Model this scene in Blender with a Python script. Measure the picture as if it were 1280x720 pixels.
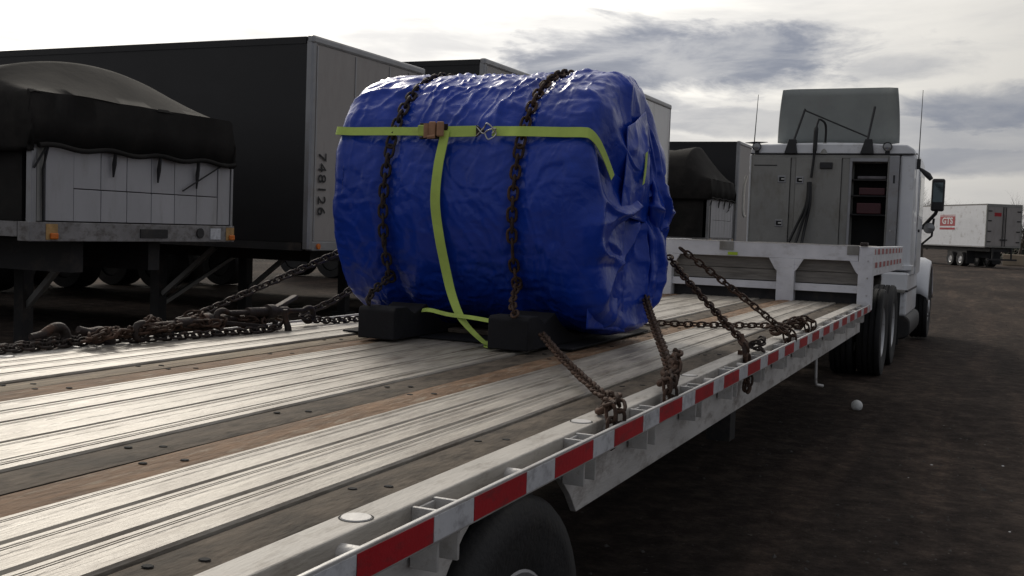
import bpy, math, random
import numpy as np
from mathutils import Matrix, Vector, Quaternion

for _o in list(bpy.data.objects):
    bpy.data.objects.remove(_o)
sc = bpy.context.scene
COL = sc.collection
R = math.radians
random.seed(7)
rng = np.random.default_rng(11)

# ------------------------------------------------------------------ camera
CAM_P = Vector((2.269, 0.0, 1.586))
YAW, PITCH, ROLL = 0.42093, 0.05636, -0.03532
fw = Vector((-math.sin(YAW) * math.cos(PITCH), math.cos(YAW) * math.cos(PITCH), -math.sin(PITCH)))
rt0 = Vector((math.cos(YAW), math.sin(YAW), 0))
up0 = rt0.cross(fw)
rt = rt0 * math.cos(ROLL) - up0 * math.sin(ROLL)
up = rt0 * math.sin(ROLL) + up0 * math.cos(ROLL)
cam = bpy.data.cameras.new('camera')
cam.sensor_width = 36.0
cam.lens = 1345.2 / 1280 * 36.0
cam.clip_start = 0.05
cam.clip_end = 3000
cam_o = bpy.data.objects.new('camera', cam)
COL.objects.link(cam_o)
m3 = Matrix((rt, up, -fw)).transposed()
cam_o.matrix_world = Matrix.Translation(CAM_P) @ m3.to_4x4()
sc.camera = cam_o

# ------------------------------------------------------------------ light
SUN_AZ = R(44)        # to the left of +Y
SUN_EL = R(31)
sun_dir = Vector((-math.sin(SUN_AZ) * math.cos(SUN_EL), math.cos(SUN_AZ) * math.cos(SUN_EL), math.sin(SUN_EL)))
sun = bpy.data.lights.new('sun', 'SUN')
sun.energy = 1.5
sun.angle = R(11)
sun.color = (1.0, 0.92, 0.80)
sun_o = bpy.data.objects.new('sun', sun)
COL.objects.link(sun_o)
sun_o.rotation_euler = sun_dir.to_track_quat('Z', 'Y').to_euler()
sun_o.location = (-20, 20, 30)

world = bpy.data.worlds.new('World')
sc.world = world
world.use_nodes = True
wn = world.node_tree.nodes
wl = world.node_tree.links
wn.clear()


def wnode(t, **k):
    n = wn.new(t)
    for a, b in k.items():
        setattr(n, a, b)
    return n


def wmath(op, a, b=None, clamp=False):
    n = wn.new('ShaderNodeMath')
    n.operation = op
    n.use_clamp = clamp
    for i, v in enumerate((a, b)):
        if v is None:
            continue
        if isinstance(v, (int, float)):
            n.inputs[i].default_value = v
        else:
            wl.new(v, n.inputs[i])
    return n.outputs[0]


def wmix(f, a, b):
    n = wn.new('ShaderNodeMix')
    n.data_type = 'RGBA'
    for s, v in ((n.inputs['Factor'], f), (n.inputs[6], a), (n.inputs[7], b)):
        if isinstance(v, (int, float)):
            s.default_value = v
        elif isinstance(v, tuple):
            s.default_value = (*v, 1)
        else:
            wl.new(v, s)
    return n.outputs[2]


sky = wnode('ShaderNodeTexSky', sky_type='NISHITA')
sky.sun_disc = False
sky.sun_elevation = SUN_EL
sky.sun_rotation = -SUN_AZ
sky.air_density = 1.2
sky.dust_density = 2.0
skyb = wn.new('ShaderNodeMix'); skyb.data_type = 'RGBA'; skyb.blend_type = 'MULTIPLY'
skyb.inputs['Factor'].default_value = 1
wl.new(sky.outputs[0], skyb.inputs[6]); skyb.inputs[7].default_value = (.05, .05, .05, 1)
tc = wnode('ShaderNodeTexCoord')
sep = wnode('ShaderNodeSeparateXYZ')
wl.new(tc.outputs['Generated'], sep.inputs[0])
# clouds laid out in azimuth / elevation, stretched along the horizon
az = wmath('ARCTAN2', wmath('MULTIPLY', sep.outputs[0], -1.0), sep.outputs[1])
el = wmath('ARCSINE', sep.outputs[2])


def wnoise(sa, se, scale, detail, rough=.55, off=0.0, dist=0.0):
    c_ = wnode('ShaderNodeCombineXYZ')
    # direction itself in the horizontal plane keeps the pattern seamless all round
    wl.new(wmath('MULTIPLY', sep.outputs[0], sa), c_.inputs[0])
    wl.new(wmath('ADD', wmath('MULTIPLY', sep.outputs[1], sa), off), c_.inputs[1])
    wl.new(wmath('MULTIPLY', el, se), c_.inputs[2])
    n_ = wnode('ShaderNodeTexNoise')
    n_.inputs['Scale'].default_value = scale
    n_.inputs['Detail'].default_value = detail
    n_.inputs['Roughness'].default_value = rough
    n_.inputs['Distortion'].default_value = dist
    wl.new(c_.outputs[0], n_.inputs[0])
    return n_.outputs[0]


def wramp(f, a, b):
    r_ = wnode('ShaderNodeMapRange')
    r_.interpolation_type = 'SMOOTHSTEP'
    r_.inputs[1].default_value = a; r_.inputs[2].default_value = b
    wl.new(f, r_.inputs[0])
    return r_.outputs[0]


ragged = wnoise(3.6, 11.0, 2.2, 9, .62, 3.0, .35)
bands = wramp(wnoise(1.3, 9.0, 1.5, 7, .55, 1.2, .4), .42, .66)
thick = wmath('MULTIPLY', bands, .6)
for a0, e0, wa, we, amp in ((.265, .157, .20, .034, 1.0), (.09, .150, .08, .018, .55), (.012, .114, .09, .024, .9), (.237, .101, .085, .015, .7),
                            (.02, .070, .11, .012, .75), (.33, .118, .09, .014, .7), (.62, .34, .30, .06, .6), (-.35, .20, .22, .045, .9), (-.25, .40, .3, .08, .8), (1.1, .20, .25, .05, .7)):
    da = wmath('DIVIDE', wmath('SUBTRACT', az, a0), wa)
    de = wmath('DIVIDE', wmath('SUBTRACT', el, e0), we)
    d2_ = wmath('SQRT', wmath('ADD', wmath('MULTIPLY', da, da), wmath('MULTIPLY', de, de)))
    dd_ = wmath('ADD', d2_, wmath('MULTIPLY', wmath('SUBTRACT', ragged, .5), 2.2))
    thick = wmath('MAXIMUM', thick, wmath('MULTIPLY', wramp(dd_, 1.25, .55), amp))
puffs = wnoise(4.0, 15.0, 2.2, 8, .6, 7.0, .4)
thick = wmath('MULTIPLY', thick, wmath('ADD', .72, wmath('MULTIPLY', wramp(puffs, .32, .66), .36)))
# nearness to the veiled sun
dot = wnode('ShaderNodeVectorMath', operation='DOT_PRODUCT')
wl.new(tc.outputs['Generated'], dot.inputs[0])
dot.inputs[1].default_value = sun_dir
near = wmath('POWER', wmath('MAXIMUM', dot.outputs['Value'], 0.0), 6.0)
wide = wmath('POWER', wmath('MAXIMUM', wmath('ADD', wmath('MULTIPLY', dot.outputs['Value'], .5), .5), 0.0), 2.0)
thin_c = wmix(wide, (.40, .415, .45), (.90, .85, .775))
dark_c = wmix(wide, (.20, .22, .28), (.285, .32, .425))
cloud = wmix(thick, thin_c, dark_c)
lowsky = wmath('MULTIPLY', wmath('EXPONENT', wmath('MULTIPLY', wmath('MAXIMUM', el, 0.0), -22.0)), .75)
cloud = wmix(lowsky, cloud, wmix(wide, (.22, .245, .29), (.40, .435, .51)))
base = wmix(.86, skyb.outputs[2], cloud)
glow = wmath('MULTIPLY', near, wmath('SUBTRACT', 2.3, wmath('MULTIPLY', thick, 1.95)))
gl = wn.new('ShaderNodeMix'); gl.data_type = 'RGBA'; gl.blend_type = 'ADD'
gl.inputs['Factor'].default_value = 1
wl.new(base, gl.inputs[6])
gc = wn.new('ShaderNodeCombineColor')
wl.new(glow, gc.inputs[0]); wl.new(wmath('MULTIPLY', glow, .97), gc.inputs[1]); wl.new(wmath('MULTIPLY', glow, .9), gc.inputs[2])
wl.new(gc.outputs[0], gl.inputs[7])
bg = wnode('ShaderNodeBackground')
bg.inputs['Strength'].default_value = 1.0
wl.new(gl.outputs[2], bg.inputs[0])
wo = wnode('ShaderNodeOutputWorld')
wl.new(bg.outputs[0], wo.inputs[0])

sc.view_settings.view_transform = 'Standard'
sc.view_settings.look = 'None'
sc.view_settings.exposure = -0.35
sc.view_settings.gamma = 1
sc.render.engine = 'CYCLES'
sc.cycles.max_bounces = 5

# ------------------------------------------------------------------ materials
MATS = {}


def mat(name, col, rough=.6, metal=0.0, var=.25, vscale=4.0, stretch=(1, 1, 1), bump=.0, bscale=60.0,
        dirt=None, damt=.5, dscale=3.0, dstretch=None, spec=.5, rnd=.0, coat=0.0, bdist=.01):
    m = bpy.data.materials.new(name)
    m.use_nodes = True
    nt = m.node_tree
    N, L = nt.nodes, nt.links
    b = N['Principled BSDF']
    b.inputs['Roughness'].default_value = rough
    b.inputs['Metallic'].default_value = metal
    b.inputs['Specular IOR Level'].default_value = spec
    b.inputs['Coat Weight'].default_value = coat
    t = N.new('ShaderNodeTexCoord')
    mpn = N.new('ShaderNodeMapping')
    mpn.inputs['Scale'].default_value = stretch
    L.new(t.outputs['Object'], mpn.inputs[0])
    n = N.new('ShaderNodeTexNoise')
    n.inputs['Scale'].default_value = vscale
    n.inputs['Detail'].default_value = 8
    n.inputs['Roughness'].default_value = .62
    L.new(mpn.outputs[0], n.inputs[0])
    ramp = N.new('ShaderNodeValToRGB')
    e = ramp.color_ramp.elements
    e[0].position, e[1].position = .3, .72
    e[0].color = (*[c * (1 - var) for c in col], 1)
    e[1].color = (*[min(1, c * (1 + var)) for c in col], 1)
    L.new(n.outputs[0], ramp.inputs[0])
    out = ramp.outputs[0]
    if rnd:
        oi = N.new('ShaderNodeObjectInfo')
        hs = N.new('ShaderNodeHueSaturation')
        ma = N.new('ShaderNodeMapRange')
        ma.inputs[3].default_value = 1 - rnd
        ma.inputs[4].default_value = 1 + rnd
        L.new(oi.outputs['Random'], ma.inputs[0])
        L.new(ma.outputs[0], hs.inputs['Value'])
        L.new(out, hs.inputs['Color'])
        out = hs.outputs[0]
    if dirt:
        mpd = N.new('ShaderNodeMapping')
        mpd.inputs['Scale'].default_value = dstretch or stretch
        mpd.inputs['Location'].default_value = (3.1, 1.7, 5.3)
        L.new(t.outputs['Object'], mpd.inputs[0])
        d = N.new('ShaderNodeTexNoise')
        d.inputs['Scale'].default_value = dscale
        d.inputs['Detail'].default_value = 10
        d.inputs['Roughness'].default_value = .7
        L.new(mpd.outputs[0], d.inputs[0])
        dr = N.new('ShaderNodeValToRGB')
        dr.color_ramp.elements[0].position = .62 - .28 * damt
        dr.color_ramp.elements[1].position = .80 - .22 * damt
        L.new(d.outputs[0], dr.inputs[0])
        mx = N.new('ShaderNodeMix')
        mx.data_type = 'RGBA'
        L.new(dr.outputs[0], mx.inputs['Factor'])
        L.new(out, mx.inputs[6])
        mx.inputs[7].default_value = (*dirt, 1)
        out = mx.outputs[2]
    L.new(out, b.inputs['Base Color'])
    if bump:
        n2 = N.new('ShaderNodeTexNoise')
        n2.inputs['Scale'].default_value = bscale
        n2.inputs['Detail'].default_value = 6
        L.new(mpn.outputs[0], n2.inputs[0])
        bp = N.new('ShaderNodeBump')
        bp.inputs['Strength'].default_value = bump
        bp.inputs['Distance'].default_value = bdist
        L.new(n2.outputs[0], bp.inputs['Height'])
        L.new(bp.outputs[0], b.inputs['Normal'])
        rr = N.new('ShaderNodeMapRange')
        rr.inputs[3].default_value = max(.05, rough - .12)
        rr.inputs[4].default_value = min(1, rough + .12)
        L.new(n.outputs[0], rr.inputs[0])
        L.new(rr.outputs[0], b.inputs['Roughness'])
    MATS[name] = m
    return m


mat('deck_alu', (.40, .365, .315), .46, .12, .2, 3.0, (14, 1.3, 6), .3, 12, dirt=(.175, .145, .115), damt=.60, dscale=2.6, dstretch=(5.5, 1.1, 3), rnd=.10)
mat('deck_strip', (.43, .405, .37), .6, .05, .2, 3.0, (8, 1.2, 6), .2, 20, dirt=(.2, .17, .14), damt=.35, dscale=3.5, dstretch=(5, 1.5, 3))
mat('wood_dark', (.112, .092, .073), .8, 0, .55, 2.0, (9, 2.6, 10), .45, 8, dirt=(.045, .038, .032), damt=.46, dscale=3.6, dstretch=(5, 2.4, 3), rnd=.12, bdist=.012, spec=.12)
mat('wood_brown', (.195, .125, .080), .75, 0, .5, 2.4, (11, 2.4, 10), .45, 8, dirt=(.36, .30, .23), damt=.34, dscale=3.4, dstretch=(11, 2.6, 3), rnd=.1, bdist=.02, spec=.12)
mat('wood_tan', (.29, .235, .17), .75, 0, .4, 3.0, (16, 1.6, 10), .6, 8, dirt=(.12, .09, .078), damt=.40, dscale=2.0, dstretch=(12, .8, 3), rnd=.1, spec=.12)
mat('panel_wood', (.20, .185, .165), .7, 0, .35, 3.0, (1.2, 10, 14), .4, 12, dirt=(.10, .09, .08), damt=.4, dscale=2)
mat('trailer_white', (.74, .74, .77), .45, .1, .14, 3.0, (1, 1, 1), .12, 30, dirt=(.50, .49, .49), damt=.36, dscale=3, dstretch=(1.5, 1.5, 3))
mat('sill', (.56, .545, .53), .5, .15, .16, 2.0, (3, 1, 5), .15, 30, dirt=(.18, .15, .13), damt=.42, dscale=3, dstretch=(2, 1.5, 4))
mat('rail_alu', (.5, .49, .48), .45, .3, .12, 4.0, (6, 1, 6), .1, 30, dirt=(.3, .27, .24), damt=.3, dscale=5)
mat('frame_black', (.022, .021, .022), .6, 0, .4, 3.0, (1, 1, 1), .2, 30, dirt=(.07, .055, .045), damt=.35, dscale=4)
mat('rust_steel', (.075, .042, .028), .8, .3, .5, 20, (1, 1, 1), .5, 90, dirt=(.03, .024, .022), damt=.5, dscale=9, rnd=.3)
mat('dark_steel', (.045, .035, .032), .7, .4, .5, 15, (1, 1, 1), .5, 70, dirt=(.12, .055, .03), damt=.4, dscale=9, rnd=.25)
mat('cradle_black', (.007, .007, .010), .9, 0, .4, 6, (1, 1, 1), .2, 40, dirt=(.02, .019, .02), damt=.25, dscale=4)
mat('rubber', (.012, .012, .0135), .7, 0, .35, 6, (1, 1, 1), .3, 60, dirt=(.028, .025, .023), damt=.35, dscale=5)
mat('rim_white', (.55, .55, .56), .4, .3, .15, 6, dirt=(.16, .13, .11), damt=.35, dscale=7)
mat('rim_grey', (.30, .30, .32), .4, .6, .2, 6, dirt=(.1, .08, .07), damt=.4, dscale=7)
mat('tape_red', (.42, .012, .022), .35, 0, .2, 4, (1, 1, 1), .1, 80, dirt=(.20, .03, .035), damt=.4, dscale=6, dstretch=(1, 2, 6))
mat('tape_white', (.62, .63, .66), .32, 0, .1, 8, (1, 1, 1), .1, 80, dirt=(.30, .30, .32), damt=.45, dscale=22, dstretch=(1, .7, 1))
mat('webbing', (.47, .62, .13), .75, 0, .14, 6, (1, 1, 1), .3, 400, dirt=(.36, .45, .11), damt=.35, dscale=5, bdist=.002)
mat('webbing_tan', (.36, .20, .12), .8, 0, .25, 12, (1, 1, 1), .3, 300, bdist=.002)
mat('zinc', (.5, .49, .46), .35, .9, .15, 12)
mat('cab_white', (.78, .79, .82), .35, 0, .06, 2, (1, 1, 1), .04, 12, dirt=(.33, .30, .28), damt=.25, dscale=2.5, coat=.3)
mat('cabinet', (.29, .285, .268), .5, .35, .14, 2, (1, 1, 1), .1, 20, dirt=(.2, .185, .16), damt=.4, dscale=2.6, dstretch=(1.5, 1.5, .7))
mat('fairing', (.31, .33, .32), .6, 0, .12, 2, (1, 1, 1), .06, 20, dirt=(.3, .3, .29), damt=.25, dscale=3)
mat('black_plastic', (.018, .018, .02), .45, 0, .25, 8)
mat('glass_dark', (.02, .026, .03), .06, 0, .1, 3)
mat('mirror', (.10, .13, .14), .08, .6, .1, 3)
mat('lamp_glass', (.3, .3, .3), .15, .5, .1, 3)
mat('amber', (.70, .17, .015), .25, 0, .15, 8)
mat('amber_pale', (.45, .27, .10), .4, 0, .3, 14)
mat('red_lens', (.35, .01, .01), .25, 0, .15, 8)
mat('van_black', (.008, .0078, .0095), .5, 0, .3, 1.2, (.6, 1, 1), .05, 6, dirt=(.014, .013, .015), damt=.4, dscale=1.2)
mat('van_white', (.34, .315, .30), .5, .05, .10, 1.6, (1, 1, .7), .06, 14, dirt=(.28, .255, .24), damt=.4, dscale=1.4, dstretch=(1, 2, .6))
mat('van_trim', (.32, .32, .33), .4, .5, .12, 3, dirt=(.26, .24, .22), damt=.35, dscale=3)
mat('bulkhead', (.42, .415, .43), .5, .1, .08, 2.5, (1, 1, .6), .08, 20, dirt=(.34, .33, .33), damt=.4, dscale=2.2, dstretch=(1, 3, .7), rnd=.05)
mat('tarp_black', (.022, .0205, .0195), .9, 0, .35, 2.5, (1, 1, 1), .25, 9, dirt=(.036, .033, .030), damt=.45, dscale=1.6, spec=.15)
mat('grimy', (.26, .25, .25), .6, .1, .25, 3, (1, 1, 1), .2, 30, dirt=(.09, .075, .065), damt=.52, dscale=5, dstretch=(2, 2, 3))
mat('ink', (.01, .01, .012), .6, 0, .1, 5)
mat('logo_red', (.42, .05, .06), .5, 0, .1, 1)
mat('logo_white', (.75, .75, .75), .5, 0, .05, 1)
mat('marker_green', (.40, .55, .03), .5, 0, .15, 8)
mat('ball_white', (.72, .72, .70), .7, 0, .08, 20, (1, 1, 1), .4, 60)
mat('bark', (.075, .062, .052), .9, 0, .3, 3)
mat('hedge', (.028, .032, .02), .9, 0, .5, 3)
mat('hill', (.10, .11, .115), .95, 0, .25, .02)
mat('hose_black', (.012, .012, .013), .45, 0, .2, 8)
mat('crate_red', (.055, .010, .014), .5, 0, .2, 8)
mat('cloth_grey', (.16, .15, .16), .85, 0, .3, 12)
mat('concrete_pale', (.34, .28, .21), .9, 0, .2, 1)
mat('pebble', (.10, .092, .086), .9, 0, .5, 9, rnd=.3)
mat('panel_white', (.74, .73, .72), .5, 0, .05, 1.5, (1, 1, .7), .04, 14, dirt=(.52, .50, .47), damt=.35, dscale=1.4, dstretch=(1, 2, .6))
mat('gap_black', (.01, .01, .01), .9, 0, .1, 3)

# blue tarpaulin: polyethylene sheet, glossy, crinkled
m = mat('tarp_blue', (.0055, .040, .36), .30, 0, .16, 3, (1, 1, 1), 0, 10, dirt=(.008, .05, .42), damt=.3, dscale=5)
N, L = m.node_tree.nodes, m.node_tree.links
b = N['Principled BSDF']
t = N.new('ShaderNodeTexCoord')
v1 = N.new('ShaderNodeTexVoronoi'); v1.feature = 'DISTANCE_TO_EDGE'; v1.inputs['Scale'].default_value = 7
nn = N.new('ShaderNodeTexNoise'); nn.inputs['Scale'].default_value = 4; nn.inputs['Detail'].default_value = 5
ad = N.new('ShaderNodeVectorMath'); ad.operation = 'MULTIPLY_ADD'
ad.inputs[1].default_value = (.35, .35, .35)
L.new(t.outputs['Object'], nn.inputs[0])
L.new(nn.outputs['Color'], ad.inputs[0]); L.new(t.outputs['Object'], ad.inputs[2])
L.new(ad.outputs[0], v1.inputs[0])
v2 = N.new('ShaderNodeTexNoise'); v2.inputs['Scale'].default_value = 22; v2.inputs['Detail'].default_value = 6
v2.noise_type = 'RIDGED_MULTIFRACTAL'
L.new(t.outputs['Object'], v2.inputs[0])
b1 = N.new('ShaderNodeBump'); b1.inputs['Strength'].default_value = .22; b1.inputs['Distance'].default_value = .03
L.new(v1.outputs['Distance'], b1.inputs['Height'])
b2 = N.new('ShaderNodeBump'); b2.inputs['Strength'].default_value = .42; b2.inputs['Distance'].default_value = .006
L.new(v2.outputs[0], b2.inputs['Height']); L.new(b1.outputs[0], b2.inputs['Normal'])
L.new(b2.outputs[0], b.inputs['Normal'])
b.inputs['Specular IOR Level'].default_value = .38

# ground: packed dark dirt and worn asphalt
m = bpy.data.materials.new('ground_dirt'); m.use_nodes = True; MATS['ground'] = m
N, L = m.node_tree.nodes, m.node_tree.links
b = N['Principled BSDF']; b.inputs['Roughness'].default_value = .88
b.inputs['Specular IOR Level'].default_value = .04
t = N.new('ShaderNodeTexCoord')


def gn(scale, detail, rough=.6, stretch=None):
    n = N.new('ShaderNodeTexNoise'); n.inputs['Scale'].default_value = scale
    n.inputs['Detail'].default_value = detail; n.inputs['Roughness'].default_value = rough
    if stretch:
        q = N.new('ShaderNodeMapping'); q.inputs['Scale'].default_value = stretch
        q.inputs['Rotation'].default_value = (0, 0, .25)
        L.new(t.outputs['Object'], q.inputs[0]); L.new(q.outputs[0], n.inputs[0])
    else:
        L.new(t.outputs['Object'], n.inputs[0])
    return n.outputs[0]


def gramp(f, stops):
    r = N.new('ShaderNodeValToRGB')
    r.color_ramp.elements[0].position = stops[0][0]; r.color_ramp.elements[0].color = (*stops[0][1], 1)
    r.color_ramp.elements[1].position = stops[-1][0]; r.color_ramp.elements[1].color = (*stops[-1][1], 1)
    for p, c in stops[1:-1]:
        e = r.color_ramp.elements.new(p); e.color = (*c, 1)
    L.new(f, r.inputs[0]); return r.outputs[0]


def gmix(f, a, c2, blend='MIX'):
    x = N.new('ShaderNodeMix'); x.data_type = 'RGBA'; x.blend_type = blend
    for s, v in ((x.inputs['Factor'], f), (x.inputs[6], a), (x.inputs[7], c2)):
        if isinstance(v, (int, float)): s.default_value = v
        elif isinstance(v, tuple): s.default_value = (*v, 1)
        else: L.new(v, s)
    return x.outputs[2]


g1 = gramp(gn(.22, 7, .6, (1.6, .5, 1)), [(.32, (.027, .0225, .021)), (.5, (.042, .0345, .031)), (.68, (.074, .059, .050))])
g2 = gramp(gn(5, 12, .8), [(.34, (.45, .45, .46)), (.5, (.95, .93, .92)), (.66, (1.9, 1.8, 1.7))])
g = gmix(1.0, g1, g2, 'MULTIPLY')
sp = gramp(gn(26, 4, .65), [(.66, (0, 0, 0)), (.72, (1, 1, 1))])
g = gmix(sp, g, (.13, .118, .11))
trk = gramp(gn(.9, 5, .6, (2.2, .16, 1)), [(.50, (1, 1, 1)), (.62, (1.45, 1.38, 1.32))])
g = gmix(1.0, g, trk, 'MULTIPLY')
L.new(g, b.inputs['Base Color'])
bb = N.new('ShaderNodeBump'); bb.inputs['Strength'].default_value = .8; bb.inputs['Distance'].default_value = .03
L.new(gn(14, 10, .72), bb.inputs['Height']); L.new(bb.outputs[0], b.inputs['Normal'])


# ------------------------------------------------------------------ mesh helpers
def basis(d):
    d = Vector(d).normalized()
    a = Vector((0, 0, 1)) if abs(d.z) < .95 else Vector((1, 0, 0))
    x = a.cross(d).normalized()
    return x, d.cross(x), d


class MB:
    def __init__(s):
        s.v = []; s.f = []

    def add(s, vs, fs):
        o = len(s.v)
        s.v += [tuple(p) for p in vs]
        s.f += [tuple(i + o for i in f) for f in fs]
        return s

    def box(s, x0, x1, y0, y1, z0, z1, M=None):
        vs = [Vector((x, y, z)) for z in (z0, z1) for y in (y0, y1) for x in (x0, x1)]
        if M is not None:
            vs = [M @ p for p in vs]
        return s.add(vs, [(0, 2, 3, 1), (4, 5, 7, 6), (0, 1, 5, 4), (2, 6, 7, 3), (0, 4, 6, 2), (1, 3, 7, 5)])

    def bar(s, p0, p1, w, h):
        p0, p1 = Vector(p0), Vector(p1)
        x, y, d = basis(p1 - p0)
        vs = [p + x * a * w / 2 + y * c * h / 2 for p in (p0, p1) for a, c in ((-1, -1), (1, -1), (1, 1), (-1, 1))]
        return s.add(vs, [(0, 3, 2, 1), (4, 5, 6, 7), (0, 1, 5, 4), (1, 2, 6, 5), (2, 3, 7, 6), (3, 0, 4, 7)])

    def cyl(s, p0, p1, r0, r1=None, n=14, caps=True):
        return s.tube([p0, p1], [r0, r0 if r1 is None else r1], n, caps)

    def tube(s, path, r, n=8, caps=True):
        path = [Vector(p) for p in path]
        rs = r if isinstance(r, (list, tuple)) else [r] * len(path)
        vs = []; fs = []
        px = None
        for i, p in enumerate(path):
            d = (path[min(i + 1, len(path) - 1)] - path[max(i - 1, 0)])
            x, y, dd = basis(d)
            if px is not None:
                x = (px - dd * px.dot(dd))
                x = x.normalized() if x.length > 1e-6 else basis(d)[0]
                y = dd.cross(x)
            px = x
            for k in range(n):
                a = 2 * math.pi * k / n
                vs.append(p + (x * math.cos(a) + y * math.sin(a)) * rs[i])
        for i in range(len(path) - 1):
            for k in range(n):
                a, c = i * n + k, i * n + (k + 1) % n
                fs.append((a, c, c + n, a + n))
        if caps:
            fs.append(tuple(range(n))[::-1])
            fs.append(tuple(range((len(path) - 1) * n, len(path) * n)))
        return s.add(vs, fs)

    def prism(s, poly, axis, a, b):
        """poly of 2-D points (the two other axes in xyz order) extruded along axis from a to b"""
        def pt(q, t):
            l = list(q); l.insert(axis, t); return l
        n = len(poly)
        vs = [pt(q, a) for q in poly] + [pt(q, b) for q in poly]
        fs = [tuple(range(n))[::-1], tuple(range(n, 2 * n))] + [(i, (i + 1) % n, (i + 1) % n + n, i + n) for i in range(n)]
        return s.add(vs, fs)

    def lathe(s, prof, c, axis=0, n=40):
        """prof: (t along axis, radius)"""
        vs = []; fs = []
        for t_, r_ in prof:
            for k in range(n):
                a = 2 * math.pi * k / n
                q = [r_ * math.cos(a), r_ * math.sin(a)]; q.insert(axis, t_)
                vs.append((c[0] + q[0], c[1] + q[1], c[2] + q[2]))
        for i in range(len(prof) - 1):
            for k in range(n):
                a, d = i * n + k, i * n + (k + 1) % n
                fs.append((a, d, d + n, a + n))
        return s.add(vs, fs)

    def grid(s, P, closev=False):
        m_, n_ = len(P), len(P[0])
        vs = [p for row in P for p in row]
        fs = []
        for i in range(m_ - 1):
            for k in range(n_ if closev else n_ - 1):
                k2 = (k + 1) % n_
                fs.append((i * n_ + k, i * n_ + k2, (i + 1) * n_ + k2, (i + 1) * n_ + k))
        return s.add(vs, fs)

    def mesh(s, name, smooth=None):
        me = bpy.data.meshes.new(name)
        me.from_pydata([tuple(p) for p in s.v], [], s.f)
        me.update()
        if smooth is not None:
            me.polygons.foreach_set('use_smooth', [True] * len(me.polygons))
            if smooth < 179:
                me.set_sharp_from_angle(angle=R(smooth))
        return me

    def build(s, name, material, parent=None, smooth=None, bevel=0, label=None, fix=True):
        me = s.mesh(name, smooth)
        if fix:
            import bmesh
            bm = bmesh.new(); bm.from_mesh(me)
            bmesh.ops.recalc_face_normals(bm, faces=bm.faces)
            bm.to_mesh(me); bm.free()
            if smooth is not None and smooth < 179:
                me.set_sharp_from_angle(angle=R(smooth))
        me.materials.append(MATS[material])
        return place(name, me, parent, bevel=bevel, label=label)


def place(name, me, parent=None, M=None, bevel=0, label=None):
    o = bpy.data.objects.new(name, me)
    COL.objects.link(o)
    if parent is not None:
        o.parent = parent
        if parent.get('_w'):
            o.matrix_parent_inverse = Matrix.Translation(-Vector(parent.location))
    if M is not None:
        o.matrix_basis = M
    if bevel:
        b_ = o.modifiers.new('bevel', 'BEVEL'); b_.width = bevel; b_.segments = 2
        b_.limit_method = 'ANGLE'; b_.angle_limit = R(40)
    if label:
        o['label'] = label
    return o


def thing(name, label, cat, loc=(0, 0, 0), group=None, worldspace=True):
    o = bpy.data.objects.new(name, None)
    COL.objects.link(o)
    o.location = loc
    o.empty_display_size = .2
    if worldspace:
        o['_w'] = 1
    return tag(o, label, cat, group)


def tag(o, label, cat, group=None):
    o['label'] = label; o['category'] = cat
    if group:
        o['group'] = group
    return o


def structure(o):
    o['kind'] = 'structure'; return o


def hash3(ix, iy, iz, s):
    h = (ix * 374761393 + iy * 668265263 + iz * 2147483647 + s * 1274126177) & 0xffffffff
    h = ((h ^ (h >> 13)) * 1274126177) & 0xffffffff
    return ((h ^ (h >> 16)) & 0xffff) / 32767.5 - 1


def noise(P, s=0):
    P = np.asarray(P, float)
    I = np.floor(P).astype(np.int64); F = P - I
    F = F * F * (3 - 2 * F)
    out = 0
    for a in (0, 1):
        for b_ in (0, 1):
            for c in (0, 1):
                w = (F[..., 0] if a else 1 - F[..., 0]) * (F[..., 1] if b_ else 1 - F[..., 1]) * (F[..., 2] if c else 1 - F[..., 2])
                out = out + w * hash3(I[..., 0] + a, I[..., 1] + b_, I[..., 2] + c, s)
    return out


def ridged(P, s=0):
    return 1 - np.abs(noise(P, s)) * 2


def smooth_path(pts, n=12):
    pts = [Vector(p) for p in pts]
    out = []
    for i in range(len(pts) - 1):
        p0 = pts[max(i - 1, 0)]; p1 = pts[i]; p2 = pts[i + 1]; p3 = pts[min(i + 2, len(pts) - 1)]
        for k in range(n):
            t_ = k / n
            out.append(.5 * ((2 * p1) + (p2 - p0) * t_ + (2 * p0 - 5 * p1 + 4 * p2 - p3) * t_ ** 2 + (-p0 + 3 * p1 - 3 * p2 + p3) * t_ ** 3))
    out.append(pts[-1])
    return out


def text_mesh(txt, size, M, name, material, parent, extrude=.002, bold=0.0, space=1.0, scale=(1, 1)):
    cu_ = bpy.data.curves.new(name, 'FONT')
    cu_.body = txt; cu_.size = size; cu_.extrude = extrude; cu_.offset = bold
    cu_.align_x = 'CENTER'; cu_.align_y = 'CENTER'; cu_.space_character = space
    tmp = bpy.data.objects.new('tmp', cu_)
    COL.objects.link(tmp)
    me = bpy.data.meshes.new_from_object(tmp.evaluated_get(bpy.context.evaluated_depsgraph_get()))
    bpy.data.objects.remove(tmp); bpy.data.curves.remove(cu_)
    me.transform(Matrix.Diagonal((scale[0], scale[1], 1, 1)))
    me.transform(M)
    me.materials.clear(); me.materials.append(MATS[material])
    return place(name, me, parent)


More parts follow.
